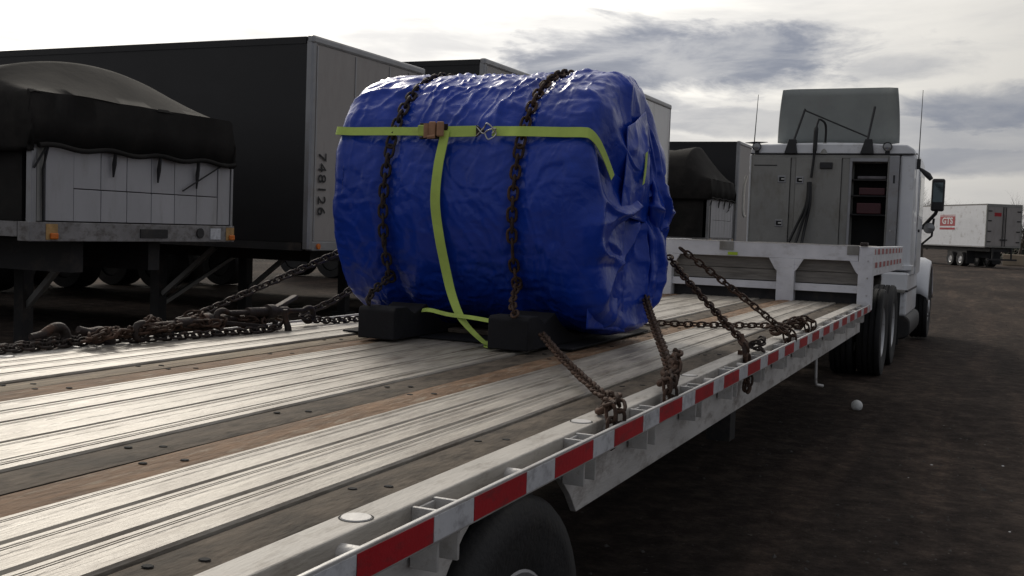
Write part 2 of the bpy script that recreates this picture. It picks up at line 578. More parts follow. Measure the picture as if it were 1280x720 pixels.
# ------------------------------------------------------------------ ground
GX, GY = 120, 120
xs = np.concatenate([np.linspace(-900, -40, 24), np.linspace(-38, 30, 90), np.linspace(34, 900, 24)])
ys = np.concatenate([np.linspace(-500, -20, 14), np.linspace(-18, 60, 110), np.linspace(64, 1500, 30)])
XX, YY = np.meshgrid(xs, ys, indexing='ij')
ZZ = .035 * noise(np.stack([XX * .35, YY * .35, XX * 0], -1), 3) + .012 * noise(np.stack([XX * 1.3, YY * 1.3, XX * 0], -1), 4)
ZZ = ZZ * ((np.abs(XX) < 40) & (np.abs(YY - 20) < 40)) - .02
gm = MB().grid(np.stack([XX, YY, ZZ], -1).tolist())
structure(gm.build('ground', 'ground', smooth=180))

# far hills beyond the yard
hb = MB()
rows = []
for i in range(61):
    a = R(-70 + 140 * i / 60)
    r_ = 900
    h = 22 + 9 * float(noise(np.array([i * .21, 2.2, 0]), 9)) + 4 * float(noise(np.array([i * .7, 1.2, 0]), 8))
    rows.append([(math.sin(a) * (r_ - 60), math.cos(a) * (r_ - 60), -1), (math.sin(a) * r_, math.cos(a) * r_, h),
                 (math.sin(a) * (r_ + 120), math.cos(a) * (r_ + 120), -1)])
hb.grid(rows)
structure(hb.build('hills', 'hill', smooth=180))

# loose gravel
pb = MB()
for i in range(2600):
    y = 2.2 + 24 * random.random() ** 1.6
    x = 1.5 + random.random() * (2.5 + y * .35)
    if random.random() < .25:
        x = random.uniform(-4, 1.5)
    r_ = random.uniform(.004, .014) * (1.8 if random.random() < .05 else 1)
    vs = []
    for q in ((1, 0, 0), (-1, 0, 0), (0, 1, 0), (0, -1, 0), (0, 0, 1), (0, 0, -.6)):
        k = r_ * random.uniform(.6, 1.3)
        vs.append((x + q[0] * k, y + q[1] * k, -.012 + q[2] * k * .7 + r_ * .3))
    pb.add(vs, [(0, 2, 4), (2, 1, 4), (1, 3, 4), (3, 0, 4), (2, 0, 5), (1, 2, 5), (3, 1, 5), (0, 3, 5)])
po = pb.build('gravel', 'pebble', fix=False)
pw = MB()
for i in range(80):
    y = 3 + 16 * random.random() ** 1.3
    x = 1.7 + random.random() * (1.5 + y * .4)
    r_ = random.uniform(.004, .013)
    vs = []
    for q in ((1, 0, 0), (-1, 0, 0), (0, 1, 0), (0, -1, 0), (0, 0, 1), (0, 0, -.6)):
        k = r_ * random.uniform(.5, 1.5)
        vs.append((x + q[0] * k, y + q[1] * k, -.010 + q[2] * k * .5 + r_ * .3))
    pw.add(vs, [(0, 2, 4), (2, 1, 4), (1, 3, 4), (3, 0, 4), (2, 0, 5), (1, 2, 5), (3, 1, 5), (0, 3, 5)])
pw = pw.build('pale_gravel', 'tape_white', fix=False)
tag(pw, 'pale stone chips and litter flecks scattered on the dark yard', 'gravel'); pw['kind'] = 'stuff'
tag(po, 'loose grey gravel scattered over the dark dirt yard', 'gravel'); po['kind'] = 'stuff'

# white ball lying on the yard
bl = MB()
rows = []
for i in range(13):
    th = math.pi * i / 12
    row = []
    for k in range(20):
        a = 2 * math.pi * k / 20
        d = Vector((math.sin(th) * math.cos(a), math.sin(th) * math.sin(a), math.cos(th)))
        rr_ = .052 * (1 + .05 * float(noise(np.array(d) * 2.5 + 5, 1)))
        row.append(tuple(Vector((1.165, 10.43, .04)) + d * rr_))
    rows.append(row)
bl.grid(rows, closev=True)
tag(bl.build('ball', 'ball_white', smooth=180), 'small white ball lying on the dark dirt beside the flatbed', 'ball')

# ------------------------------------------------------------------ wheels
TY = {}


def wheel_meshes(rad, width, rimr, kind):
    key = (rad, width, rimr, kind)
    if key in TY:
        return TY[key]
    w = width / 2
    t_ = MB()
    prof = [(-w * .82, rimr), (-w * .98, rimr + (rad - rimr) * .35), (-w, rimr + (rad - rimr) * .62), (-w * .93, rad - .018), (-w * .80, rad - .003)]
    for g_ in (-.45, 0, .45):   # tread grooves
        c = g_ * w
        prof += [(c - .011, rad), (c - .008, rad - .014), (c + .008, rad - .014), (c + .011, rad)]
    prof += [(w * .80, rad - .003), (w * .93, rad - .018), (w, rimr + (rad - rimr) * .62), (w * .985, rimr + (rad - rimr) * .58),
             (w * .98, rimr + (rad - rimr) * .35), (w * .82, rimr)]
    t_.lathe(prof, (0, 0, 0), 0, 48)
    r_ = MB()
    if kind == 'dual':
        pr = [(-w * .7, rimr * .97), (w * .80, rimr * 1.02), (w * .83, rimr * .97), (w * .70, rimr * .90), (-.02, rimr * .84), (-.05, rimr * .55), (-.03, rimr * .42), (.06, rimr * .38), (.065, .001)]
    else:
        pr = [(-w * .7, rimr * .97), (w * .80, rimr * 1.02), (w * .83, rimr * .97), (w * .62, rimr * .88), (w * .45, rimr * .7), (w * .75, rimr * .5), (w * .80, rimr * .4), (w * 1.0, rimr * .36), (w * 1.02, .001)]
    r_.lathe(pr, (0, 0, 0), 0, 36)
    n_ = MB()
    for k in range(10):
        a = 2 * math.pi * k / 10
        x0 = pr[5][0] if kind == 'dual' else pr[5][0] - .015
        c = (x0, math.cos(a) * rimr * .58, math.sin(a) * rimr * .58)
        n_.cyl(c, (x0 + .035, c[1], c[2]), .016, n=6)
    a_, b_, c_ = t_.mesh('tyre', 40), r_.mesh('rim', 40), n_.mesh('lug_nuts')
    TY[key] = (a_, b_, c_)
    return TY[key]


def wheel(parent, x_out, y, z, rad=.5, width=.28, rimr=.29, side=1, kind='dual', rim='rim_white', dual=True):
    """outer face at x_out; side +1 faces +X"""
    a_, b_, c_ = wheel_meshes(rad, width, rimr, kind)
    ax = MB()
    xin = x_out - side * (width * (2 if dual else 1) + (.03 if dual else 0))
    ax.cyl((x_out - side * .12, y, z), (xin - side * .1, y, z), .13, n=18)
    hub = ax.build('wheel', 'frame_black', parent, smooth=40)
    for j in range(2 if dual else 1):
        M = Matrix.Translation((x_out - side * (width / 2 + j * (width + .03)), y, z)) @ (Matrix.Rotation(math.pi, 4, 'Z') if side * (1 if j == 0 else -1) < 0 else Matrix())
        for me, nm, mm in ((a_, 'tyre', 'rubber'), (b_, 'rim', rim)):
            if len(me.materials) == 0:
                me.materials.append(MATS[mm])
            place(nm, me, hub, M)
        if j == 0:
            if len(c_.materials) == 0:
                c_.materials.append(MATS['dark_steel'])
            place('lug_nuts', c_, hub, M)
    return hub


# ------------------------------------------------------------------ step deck trailer
DZ = 1.02
Y0, YS, YU = -1.4, 9.825, 13.2
UZ = 1.525
tr = thing('step_deck_trailer', 'long aluminium step deck trailer with plank floor carrying the blue tarped coil', 'trailer', (0, 5, 0))


def alu_plank(x0, x1, y0, y1, z, th=.035):
    g_ = .004
    a, c = x0 + .0052, x1 - .0052
    w = c - a
    n = 1 if w < .17 else 2
    poly = [(a, z - th), (a, z - .006), (a + .004, z)]
    for q_ in (.017, .026):                  # fine ribs beside the joint
        poly += [(a + q_, z), (a + q_ + .001, z - .003), (a + q_ + .004, z - .003), (a + q_ + .005, z)]
    for k in range(n):                       # shallow twin grooves between the ribs
        m_ = a + w * (k + .5) / n if n == 1 else a + w * (k + 1) / (n + 1)
        for d in (-.013,):
            poly += [(m_ + d, z), (m_ + d + .006, z - g_ * .45), (m_ + d + .018, z - g_ * .45), (m_ + d + .026, z)]
    poly += [(c - .004, z), (c, z - .006), (c, z - th)]
    mb = MB()
    # prism with xz profile along Y
    mb.prism([(p[0], p[1]) for p in poly], 1, y0, y1)
    return mb


alu_x = [(-1.215, -1.068), (-1.068, -.955), (-.955, -.829), (-.829, -.679), (-.389, -.255), (-.255, -.12), (-.12, .087), (.087, .247), (.247, .331), (.623, .759), (.759, .885), (.885, 1.005)]
wood_x = [(-.679, -.553, 'wood_tan'), (-.553, -.389, 'wood_brown'), (.331, .484, 'wood_dark'), (.484, .623, 'wood_brown'), (1.005, 1.141, 'wood_dark')]
for x0, x1 in alu_x:
    alu_plank(x0, x1, Y0, YS + .05, DZ + random.uniform(-.0015, .0015)).build('floor_plank', 'deck_alu', tr)
    alu_plank(x0, x1, YS + .06, YU, UZ - .008).build('upper_floor_plank', 'deck_alu', tr)
scr = MB().lathe([(.0008, .0001), (.0008, .008), (-.001, .0095)], (0, 0, 0), 2, 8)
scr_me = scr.mesh('screw'); scr_me.materials.append(MATS['gap_black'])
for x0, x1, w_ in wood_x:
    zb = DZ - .004 + random.uniform(-.002, .002)
    # worn plank: top surface slightly uneven across and along
    ny, nx = 60, 5
    yy = np.linspace(Y0, YS + .05, ny); xx = np.linspace(x0 + .004, x1 - .004, nx)
    GXX, GYY = np.meshgrid(xx, yy, indexing='ij')
    gz = zb + .0022 * noise(np.stack([GXX * 14 + x0 * 50, GYY * 1.2, GXX * 0], -1), 5)
    gz[0] -= .004; gz[-1] -= .004
    mb = MB().grid(np.stack([GXX, GYY, gz], -1).tolist())
    mb.box(x0 + .004, x1 - .004, Y0, YS + .05, zb - .035, zb - .009)
    bd = mb.build('floor_board', w_, tr, smooth=50)
    MB().box(x0 + .004, x1 - .004, YS + .06, YU, UZ - .05, UZ - .012).build('upper_floor_board', w_, tr)
    k = 0
    y = .62 + random.uniform(0, .2)
    while y < 9.5:
        for dx, dy in ((.28, 0), (.68, .07)):
            place('screw', scr_me, bd, Matrix.Translation((x0 + (x1 - x0) * dx, y + dy + random.uniform(-.01, .01), zb + .0025)) @ Matrix.Diagonal((1.25, 1, 1, 1)))
        y += .61 if random.random() < .6 else 1.22
# dark underlayer so joints between planks read as gaps
MB().box(-1.2, 1.2, Y0, YS, DZ - .06, DZ - .042).build('floor_pan', 'frame_black', tr)
MB().box(-1.2, 1.2, YS + .06, YU, UZ - .11, UZ - .055).build('upper_floor_pan', 'frame_black', tr)

ARC_Y, ARC_Z, ARC_R = 2.44, .455, .53
for s in (1, -1):
    def X(a, b_):
        return (a, b_) if s > 0 else (-b_, -a)
    xa, xb = X(1.1425, 1.222)
    st = MB().box(xa, xb, Y0, YS + .04, DZ - .07, DZ + .001).build('edge_strip', 'deck_strip', tr, bevel=.004)
    # round cover plates let into the strip
    for k in range(-2, 7):
        yy_ = 1.737 + k * 1.225
        d = MB().lathe([(DZ + .0012, .030), (DZ + .0035, .029), (DZ + .0035, .0005)], (s * 1.182, yy_, 0), 2, 22)
        d.build('cover_plate', 'sill', st, smooth=30)
        MB().lathe([(DZ + .0016, .0345), (DZ + .0016, .031)], (s * 1.182, yy_, 0), 2, 22).build('cover_joint', 'gap_black', st)
    # side sill with a wheel arch cut out
    poly = [(Y0, .78), (Y0, DZ - .072)]
    poly += [(YS + .04, DZ - .072), (YS + .04, .775)]
    a0 = math.acos((.78 - ARC_Z) / ARC_R)
    for k in range(13):
        a = a0 - 2 * a0 * k / 12
        z_ = min(ARC_Z + ARC_R * math.cos(a), DZ - .0735)
        poly.append((ARC_Y + ARC_R * math.sin(a), z_))
    xa, xb = X(1.196, 1.215)
    MB().prism(poly, 0, xa, xb).build('side_sill', 'sill', tr, bevel=.002)
    # rub rail
    xa, xb = X(1.284, 1.295)
    rail = MB().box(xa, xb, Y0, YS + .05, DZ - .062, DZ + .002).build('rub_rail', 'rail_alu', tr, bevel=.0025)
    # tape: 11 inch red, 7 inch white
    yb = 1.560 - .457 * 6
    while yb < YS:
        for a, l, mm in ((0, .279, 'tape_red'), (.279, .178, 'tape_white')):
            y1_, y2_ = yb + a + .0015, min(yb + a + l - .0015, YS + .045)
            if y1_ >= YS or y1_ < Y0:
                continue
            xa, xb = X(1.2955, 1.2968)
            MB().box(xa, xb, y1_, y2_, DZ - .056, DZ - .005).build('reflective_tape', mm, rail)
        yb += .457
    # stake pockets and spools between sill and rub rail
    pk = [-.6, .1, .71, 1.32, 1.93, 2.77] + [3.35 + .61 * k for k in range(11)]
    for yp in pk:
        mb = MB()
        for yy_ in (yp - .045, yp + .045):
            xa, xb = X(1.222, 1.284)
            mb.box(xa, xb, yy_ - .005, yy_ + .005, DZ - .13, DZ - .004)
        xa, xb = X(1.2225, 1.229)
        mb.box(xa, xb, yp - .04, yp + .04, DZ - .13, DZ - .009)
        mb.build('stake_pocket', 'rail_alu', tr, bevel=.0015)
    for a, c in zip(pk[:-1], pk[1:]):
        ym = (a + c) / 2
        MB().cyl((s * 1.215, ym, DZ - .034), (s * 1.2845, ym, DZ - .034), .021, n=12).build('rail_spool', 'sill', tr, smooth=40)
    # upper deck side rail
    xa, xb = X(1.2, 1.288)
    ur = MB().box(xa, xb, YS + .13, YU, UZ - .26, UZ - .002).build('upper_side_rail', 'trailer_white', tr, bevel=.004)
    for k in range(16):
        for j in range(2):
            y1_ = YS + .2 + k * .19
            xa, xb = X(1.2885, 1.2905)
            MB().box(xa, xb, y1_, y1_ + .093, UZ - .07 - j * .12, UZ - .02 - j * .12).build('reflective_tape', 'tape_red' if (k + j) % 2 == 0 else 'tape_white', ur)
            MB().box(xa, xb, y1_ + .097, y1_ + .188, UZ - .07 - j * .12, UZ - .02 - j * .12).build('reflective_tape', 'tape_white' if (k + j) % 2 == 0 else 'tape_red', ur)
    # main beams
    xa, xb = X(.36, .52)
    MB().box(xa, xb, Y0, YS, .70, DZ - .062).build('main_beam', 'frame_black', tr)
    MB().box(xa, xb, YS + .14, YU, UZ - .3, UZ - .112).build('main_beam', 'frame_black', tr)
    for wy in (2.44, 1.16 - .05):
        wheel(tr, s * 1.235, wy, .455, .455, .27, .265, s, 'dual', 'rim_white')
    MB().box(*X(.70, 1.19), .38, .39, .28, .94).build('mud_flap', 'rubber', tr)
    MB().box(*X(.45, .62), 7.55, 7.72, .12, .96).build('landing_leg', 'frame_black', tr, bevel=.004)
for yc in np.arange(Y0 + .3, YS, .61):
    MB().box(-1.19, 1.19, yc - .03, yc + .03, DZ - .16, DZ - .064).build('cross_member', 'frame_black', tr)
# crank handle hanging from the landing gear
MB().tube([(1.06, 8.16, .74), (1.10, 8.16, .70), (1.105, 8.16, .53), (1.11, 8.17, .50), (1.15, 8.22, .49)], .011, 8).build('crank_handle', 'sill', tr, smooth=60)

# the step: top beam, posts with gussets, recessed boards
bk = YS
bm_ = MB().box(-1.295, 1.175, bk, bk + .12, 1.395, UZ).build('step_beam', 'trailer_white', tr, bevel=.004)
MB().box(-1.18, 1.18, bk - .004, bk + .02, UZ + .001, UZ + .008).build('beam_cap', 'rail_alu', bm_)
for px_, w in ((.05 + -.035, .13), (1.13, .1)):
    MB().box(px_ - w / 2, px_ + w / 2, bk - .012, bk - .001, UZ - .075, UZ + .003).build('recess_plate', 'cabinet', bm_, bevel=.002)
MB().box(.03, .12, bk - .014, bk - .0125, 1.405, 1.432).build('marker_tag', 'marker_green', bm_)
for px_, w in ((1.24, .12), (.555, .155), (-.58, .17), (-1.24, .12)):
    top = UZ if abs(px_) > 1 else 1.394
    mb = MB().box(px_ - w / 2, px_ + w / 2, bk - .006, bk + .12, DZ - .05, top)
    po_ = mb.build('step_post', 'trailer_white', tr, bevel=.004)
    for sd in (-1, 1):
        if abs(px_) > 1 and sd * px_ > 0:
            continue
        e = px_ + sd * w / 2
        MB().prism([(e, 1.394), (e + sd * .075, 1.394), (e + sd * .02, 1.30), (e, 1.28)], 1, bk - .003, bk + .02).build('gusset', 'trailer_white', po_)
    if abs(px_) > 1:
        for zz in (1.1, 1.25, 1.4):
            MB().cyl((px_ + .02, bk - .006, zz), (px_ + .02, bk - .012, zz), .008, n=8).build('bolt', 'rail_alu', po_)
for i, (z0, z1) in enumerate(((1.185, 1.286), (1.290, 1.394))):
    for x0, x1 in ((-1.18, -.665), (-.495, .4775), (.6325, 1.18)):
        MB().box(x0 + .001, x1 - .001, bk + .075, bk + .10, z0, z1).build('step_board', 'panel_wood', tr, bevel=.002)
for x0, x1 in ((-1.18, -.665), (-.495, .4775), (.6325, 1.18)):
    MB().box(x0 + .001, x1 - .001, bk + .03, bk + .118, 1.112, 1.178).build('step_ledge', 'trailer_white', tr, bevel=.003)
MB().box(-1.18, 1.18, bk + .125, bk + .135, .9, 1.40).build('step_back', 'frame_black', tr)
# hardware on the corner post top
MB().box(1.19, 1.25, bk - .03, bk + .06, UZ + .002, UZ + .035).build('corner_block', 'dark_steel', tr, bevel=.006)

# ------------------------------------------------------------------ coil under a blue tarp
CY, CZ, CR = 5.26, 1.715, .655
XL, XRr = -.83, .575
tp = thing('tarped_coil', 'big steel coil wrapped in a crinkled bright blue tarpaulin', 'load', (-.13, CY, DZ))


def tarp_profile():
    pts = []
    for t_ in np.linspace(0, 1, 26):                      # left end cap
        pts.append((XL, t_ * .90, 'l'))
    for a in np.linspace(0, 90, 9)[1:]:
        pts.append((XL + .065 * (1 - math.cos(R(a))), .90 + .10 * math.sin(R(a)), 'l'))
    for t_ in np.linspace(0, 1, 240)[1:-1]:
        pts.append((XL + .065 + t_ * (XRr - XL - .065 - .10), 1.0, 's'))
    for a in np.linspace(0, 90, 12):
        pts.append((XRr - .10 + .10 * math.sin(R(a)), 1.0 - .15 * (1 - math.cos(R(a))), 'r'))
    for t_ in np.linspace(1, 0, 40)[1:]:
        pts.append((XRr, .85 * t_, 'r'))
    return pts


prof = tarp_profile()
NT = 420
th = np.linspace(0, 2 * np.pi, NT, endpoint=False)      # 0 = front (-Y), 90 = up
px_ = np.array([p[0] for p in prof])[:, None]
fr = np.array([p[1] for p in prof])[:, None]
c, s_ = np.cos(th)[None], np.sin(th)[None]
nexp = np.where(s_ < 0, 2.0 + (.15 + .75 * np.clip((px_ - .30) / .2, 0, 1)) * np.clip(-s_ * 1.5, 0, 1), 2.0)
nexp = nexp + np.where((s_ > 0) & (c > 0), .18, 0)
rad = CR / (np.abs(c) ** nexp + np.abs(s_) ** nexp) ** (1 / nexp)
rad = rad * np.where(c < 0, 1 - .17 * np.clip((px_ - .1) / .45, 0, 1) * np.clip(-c * 1.6, 0, 1), 1)
Xg = px_ + 0 * th[None]
Yg = CY - c * rad * fr
Zg = CZ + s_ * rad * fr
endw = np.clip((px_ - .40) / .17, 0, 1) + 0 * th[None]
sidew = (1 - np.clip((np.abs(px_ + .13) - .56) / .14, 0, 1)) + 0 * th[None]
Pn = np.stack([Xg, Yg, Zg], -1)
warp = np.stack([noise(Pn * 2.2, 21), noise(Pn * 2.2, 22), noise(Pn * 2.2, 23)], -1)
Q = Pn + .13 * warp
topw = np.clip((Zg - 1.95) / .3, 0, 1)
d = .012 * noise(Pn * 2.0, 31)
d += (.004 + .010 * topw) * np.clip(ridged(Q * np.array([5.5, 3.0, 3.0]), 32), 0, 1) ** 2
d += (.003 + .006 * topw) * np.clip(ridged(Q * np.array([9, 7, 4.0]) + 7, 33), 0, 1) ** 3
d += .004 * np.clip(ridged(Q * np.array([6, 13, 13.0]) + 3, 34), 0, 1) ** 3
d += .0025 * noise(Q * 24, 35)
def crease(P, sd, w=.07):
    return np.exp(-(noise(P, sd) / w) ** 2)


d += (.0035 + .0075 * topw) * crease(Q * np.array([4.2, 3.2, 3.2]) + 11, 51, .09)
d += (.002 + .006 * topw) * crease((Q + .06 * noise(Pn * 5, 24)[..., None]) * np.array([8.0, 5, 6.0]), 52, .10)
d -= .0035 * crease(Q * np.array([7, 6.0, 9.0]) + 5, 53, .10)
d += (.0018 + .0035 * topw) * crease((Q + .05 * noise(Pn * 7, 25)[..., None]) * np.array([13.0, 9, 10.0]), 54, .13)
d += .0022 * crease((Q + .04 * noise(Pn * 9, 26)[..., None]) * np.array([11.0, 14, 15.0]) + 9, 55, .13)
# soft vertical hanging folds low on the front
roweff = np.clip((1.75 - Zg) / .5, 0, 1) * (c > 0)
d += .012 * roweff * noise(np.stack([Xg * 6.0 + .3 * warp[..., 0], Zg * 1.1, Xg * 0], -1), 36)
# pulled in under the chains
for cx_ in (-.50, .20):
    d -= .020 * np.exp(-((Xg - cx_) / .05) ** 2)
d -= .012 * np.exp(-((Zg - 2.035) / .05) ** 2) * (c > 0)
# gathered pleats on the right-hand end
ple = np.abs(((th[None] * 8 / (2 * np.pi) + .35 * noise(Pn * 2.6, 41) + .2 * noise(Pn * 6, 43)) % 1) - .5) * 2
Xd = endw * (fr < .99) * (.075 * (ple ** 1.5) * np.clip(1.25 - fr, 0, 1) * np.clip(fr * 3, 0, 1) + .035 * noise(Pn * 4, 42) + .03 * np.clip(ridged(Q * 5, 44), 0, 1) ** 2)
Yg = CY - c * (rad * fr + d * np.clip(fr * 1.6, 0, 1))
Zg = CZ + s_ * (rad * fr + d * np.clip(fr * 1.6, 0, 1))
Xg = Xg + Xd - (1 - endw) * (px_ < -.75) * (.010 * noise(Pn * 5, 45))
# loose skirt: lower front and lower right belly hang out and rest near the floor
sk = np.clip((1.42 - Zg) / .3, 0, 1) * np.clip((Xg - .1) / .4, 0, 1)
Yg = Yg - .03 * sk * (c > 0)
Xg = Xg + .05 * sk * (fr < 1.0) * endw
Zg = np.maximum(Zg, DZ + .012)
tb = MB().grid(np.stack([Xg, Yg, Zg], -1).tolist(), closev=True)
tarp = tb.build('tarpaulin', 'tarp_blue', tp, smooth=180)


def sheet(name, corners, nu, nv, amp, freq, seed, parent, thick=.003, bulge=0.0, out=Vector((1, -.2, 0))):
    """crumpled sheet patch between four corners A(u0v0) B(u1v0) C(u1v1) D(u0v1)"""
    A, B, C_, D = [np.array(q, float) for q in corners]
    u = np.linspace(0, 1, nu)[:, None, None]; v = np.linspace(0, 1, nv)[None, :, None]
    P = A * (1 - u) * (1 - v) + B * u * (1 - v) + C_ * u * v + D * (1 - u) * v
    nrm = np.array(out.normalized())
    wv = np.stack([noise(P * 3, seed), noise(P * 3, seed + 1), noise(P * 3, seed + 2)], -1)
    edge = np.clip(np.minimum(np.minimum(u, 1 - u), np.minimum(v, 1 - v)) * 6, .25, 1)[..., 0]
    h = amp * (noise((P + .1 * wv) * freq, seed + 3) + .8 * np.clip(ridged((P + .12 * wv) * freq * 1.7, seed + 4), 0, 1) ** 2) + .25 * amp * noise(P * freq * 4, seed + 5)
    h = h + bulge * (np.sin(np.pi * u) * np.sin(np.pi * v))[..., 0]
    P = P + nrm * (h * edge)[..., None] + .035 * wv * 1.0
    P[..., 2] = np.maximum(P[..., 2], DZ + .01)
    o = MB().grid(P.tolist()).build(name, 'tarp_blue', parent, smooth=180, fix=False)
    so = o.modifiers.new('thickness', 'SOLIDIFY'); so.thickness = thick; so.offset = 0
    return o


# folded corner flap and the gathered tail of the tarp on the right-hand end
sheet('tarp_flap', [(.560, 4.68, 1.97), (.545, 4.72, 1.13), (.625, 5.05, 1.10), (.632, 4.98, 1.80)], 60, 40, .016, 3.6, 60, tp, bulge=.02)
sheet('tarp_flap', [(.60, 4.98, 2.10), (.625, 4.92, 1.66), (.655, 5.36, 1.60), (.60, 5.34, 2.20)], 50, 40, .020, 3.8, 70, tp, bulge=.02)


def bunch(pathpts, rads, seed, parent, nv=64):
    """gathered, pleated tail of sheet hanging along a path"""
    pth = smooth_path(pathpts, 12)
    rr_ = np.interp(np.linspace(0, 1, len(pth)), np.linspace(0, 1, len(rads)), rads)
    P = []
    for i, p in enumerate(pth):
        row = []
        for k in range(nv):
            a = 2 * math.pi * k / nv
            e = np.array([math.cos(a) * 1.1, math.sin(a) * 1.1, 0]) + np.array([0, 0, i * .045])
            w_ = float(noise(e * 1.3 + seed, seed))
            pl = abs(((a / (2 * math.pi) * 7 + .5 * w_) % 1) - .5) * 2
            r_ = rr_[i] * (.70 + .38 * pl + .30 * w_ + .16 * float(ridged(e * 2.6 + seed, seed + 1)))
            row.append((p.x + math.cos(a) * r_ * .62, p.y + math.sin(a) * r_, p.z + .03 * w_))
        P.append(row)
    return MB().grid(P, closev=True).build('tarp_tail', 'tarp_blue', parent, smooth=180)


bunch([(.57, 5.38, 2.16), (.59, 5.42, 2.02), (.61, 5.44, 1.88), (.63, 5.44, 1.78), (.64, 5.46, 1.70), (.635, 5.44, 1.60)], [.05, .08, .09, .10, .15, .09], 3, tp)
bunch([(.58, 5.36, 1.66), (.61, 5.42, 1.55), (.615, 5.44, 1.40), (.61, 5.40, 1.26), (.59, 5.30, 1.14)], [.10, .13, .14, .14, .06], 8, tp)

# cradle: two black saddle beams under the coil
for i, (x0, x1) in enumerate(((.185, .385), (-.505, -.305))):
    cr = thing('coil_cradle', ['black saddle cradle beam under the coil, closer to the taped rub rail', 'black saddle cradle beam under the coil, away from the taped rub rail'][i], 'cradle', ((x0 + x1) / 2, 5.25, DZ))
    poly = [(4.40, DZ + .004), (4.40, DZ + .150), (4.415, DZ + .165), (4.52, DZ + .165), (4.60, DZ + .13), (4.72, DZ + .17), (4.80, DZ + .115), (4.90, DZ + .072), (5.0, DZ + .046)]
    poly += [(2 * CY - 5.0, DZ + .046), (2 * CY - 4.90, DZ + .072), (2 * CY - 4.80, DZ + .115), (2 * CY - 4.72, DZ + .17), (2 * CY - 4.60, DZ + .13), (2 * CY - 4.52, DZ + .165), (2 * CY - 4.415, DZ + .165), (2 * CY - 4.40, DZ + .150), (2 * CY - 4.40, DZ + .004)]
    MB().prism([(a_, max(b_, DZ + .0125)) for a_, b_ in poly], 0, x0, x1).build('saddle', 'cradle_black', cr, bevel=.006)
tag(MB().box(-.76, .50, 4.66, 5.86, DZ + .0035, DZ + .012).build('shade_sheet', 'cradle_black', bevel=.003), 'thin black sheet added as shade on the planks under the coil', 'shade sheet')  # black sheet added to deepen the shade on the planks below the coil
# timber between the two cradle beams
for i, (x0, x1, y0_, y1_, lab) in enumerate(((-.29, .175, 4.92, 5.01, 'rough brown timber wedged between the cradle beams under the coil'),
                                             (-.275, .175, 5.62, 5.71, 'rough brown timber behind the coil between the cradle beams'))):
    tag(MB().box(x0, x1, y0_, y1_, DZ + .0125, DZ + .036).build('timber', 'wood_dark', bevel=.005), lab, 'timber')

# ------------------------------------------------------------------ chains
LP, LW, LR = .040, .045, .0062     # pitch, width, wire radius
lk = MB()
path = []
hw = LW / 2 - LR
hl = (LP + 2 * LR) / 2 - hw + LR * .2
for k in range(6):
    a = -math.pi / 2 + math.pi * k / 5
    path.append((hl + hw * math.cos(a), hw * math.sin(a), 0))
for k in range(6):
    a = math.pi / 2 + math.pi * k / 5
    path.append((-hl + hw * math.cos(a), hw * math.sin(a), 0))
vs = []; fs = []
npth, ns = len(path), 5
for i, p in enumerate(path):
    dd = (Vector(path[(i + 1) % npth]) - Vector(path[i - 1])).normalized()
    xn = Vector((0, 0, 1)); yn = dd.cross(xn)
    for k in range(ns):
        a = 2 * math.pi * k / ns
        vs.append(Vector(p) + (xn * math.cos(a) + yn * math.sin(a)) * LR)
for i in range(npth):
    for k in range(ns):
        a, b_ = i * ns + k, i * ns + (k + 1) % ns
        a2, b2 = ((i + 1) % npth) * ns + k, ((i + 1) % npth) * ns + (k + 1) % ns
        fs.append((a, a2, b2, b_))
link_me = MB().add(vs, fs).mesh('link', 180)
link_me.materials.append(MATS['rust_steel'])
link_dk = link_me.copy(); link_dk.materials.clear(); link_dk.materials.append(MATS['dark_steel'])


def run_chain(root, pts, curve=True, dark=False, jitter=.15, roll0=.4, sc_=1.0):
    pth = smooth_path(pts) if curve else [Vector(p) for p in pts]
    d = [0]
    for a, b_ in zip(pth[:-1], pth[1:]):
        d.append(d[-1] + (b_ - a).length)
    n = max(1, int(d[-1] / (LP * sc_)))
    j = 0
    for k in range(n):
        s = (k + .5) * LP * sc_
        while j < len(d) - 2 and d[j + 1] < s:
            j += 1
        t_ = (s - d[j]) / max(1e-6, d[j + 1] - d[j])
        p = pth[j].lerp(pth[j + 1], t_)
        dd = (pth[j + 1] - pth[j]).normalized()
        x, y, _ = basis(dd)
        a = roll0 + (math.pi / 2 if k % 2 else 0) + random.uniform(-jitter, jitter)
        yv = x * math.cos(a) + y * math.sin(a)
        zv = dd.cross(yv)
        M = Matrix.Translation(p) @ Matrix((dd, yv, zv)).transposed().to_4x4() @ Matrix.Scale(sc_, 4)
        place('link', link_dk if dark else link_me, root, M)


def grab_hook(root, p, d, upv=(0, 0, 1), s=1.0, m_='rust_steel', name='grab_hook'):
    """forged hook at p pointing along d"""
    d = Vector(d).normalized(); u = Vector(upv); u = (u - d * u.dot(d)).normalized()
    q = lambda a, b_: Vector(p) + d * a * s + u * b_ * s
    pts = [q(-.02, 0), q(.02, .0), q(.06, .012), q(.095, .005), (q(.108, -.028)), q(.09, -.056), q(.055, -.06), q(.03, -.048)]
    mb = MB().tube(smooth_path(pts, 4), [.010 * s + .006 * s * math.sin(math.pi * i / 28) for i in range(29)], 8)
    return mb.build(name, m_, root, smooth=60)


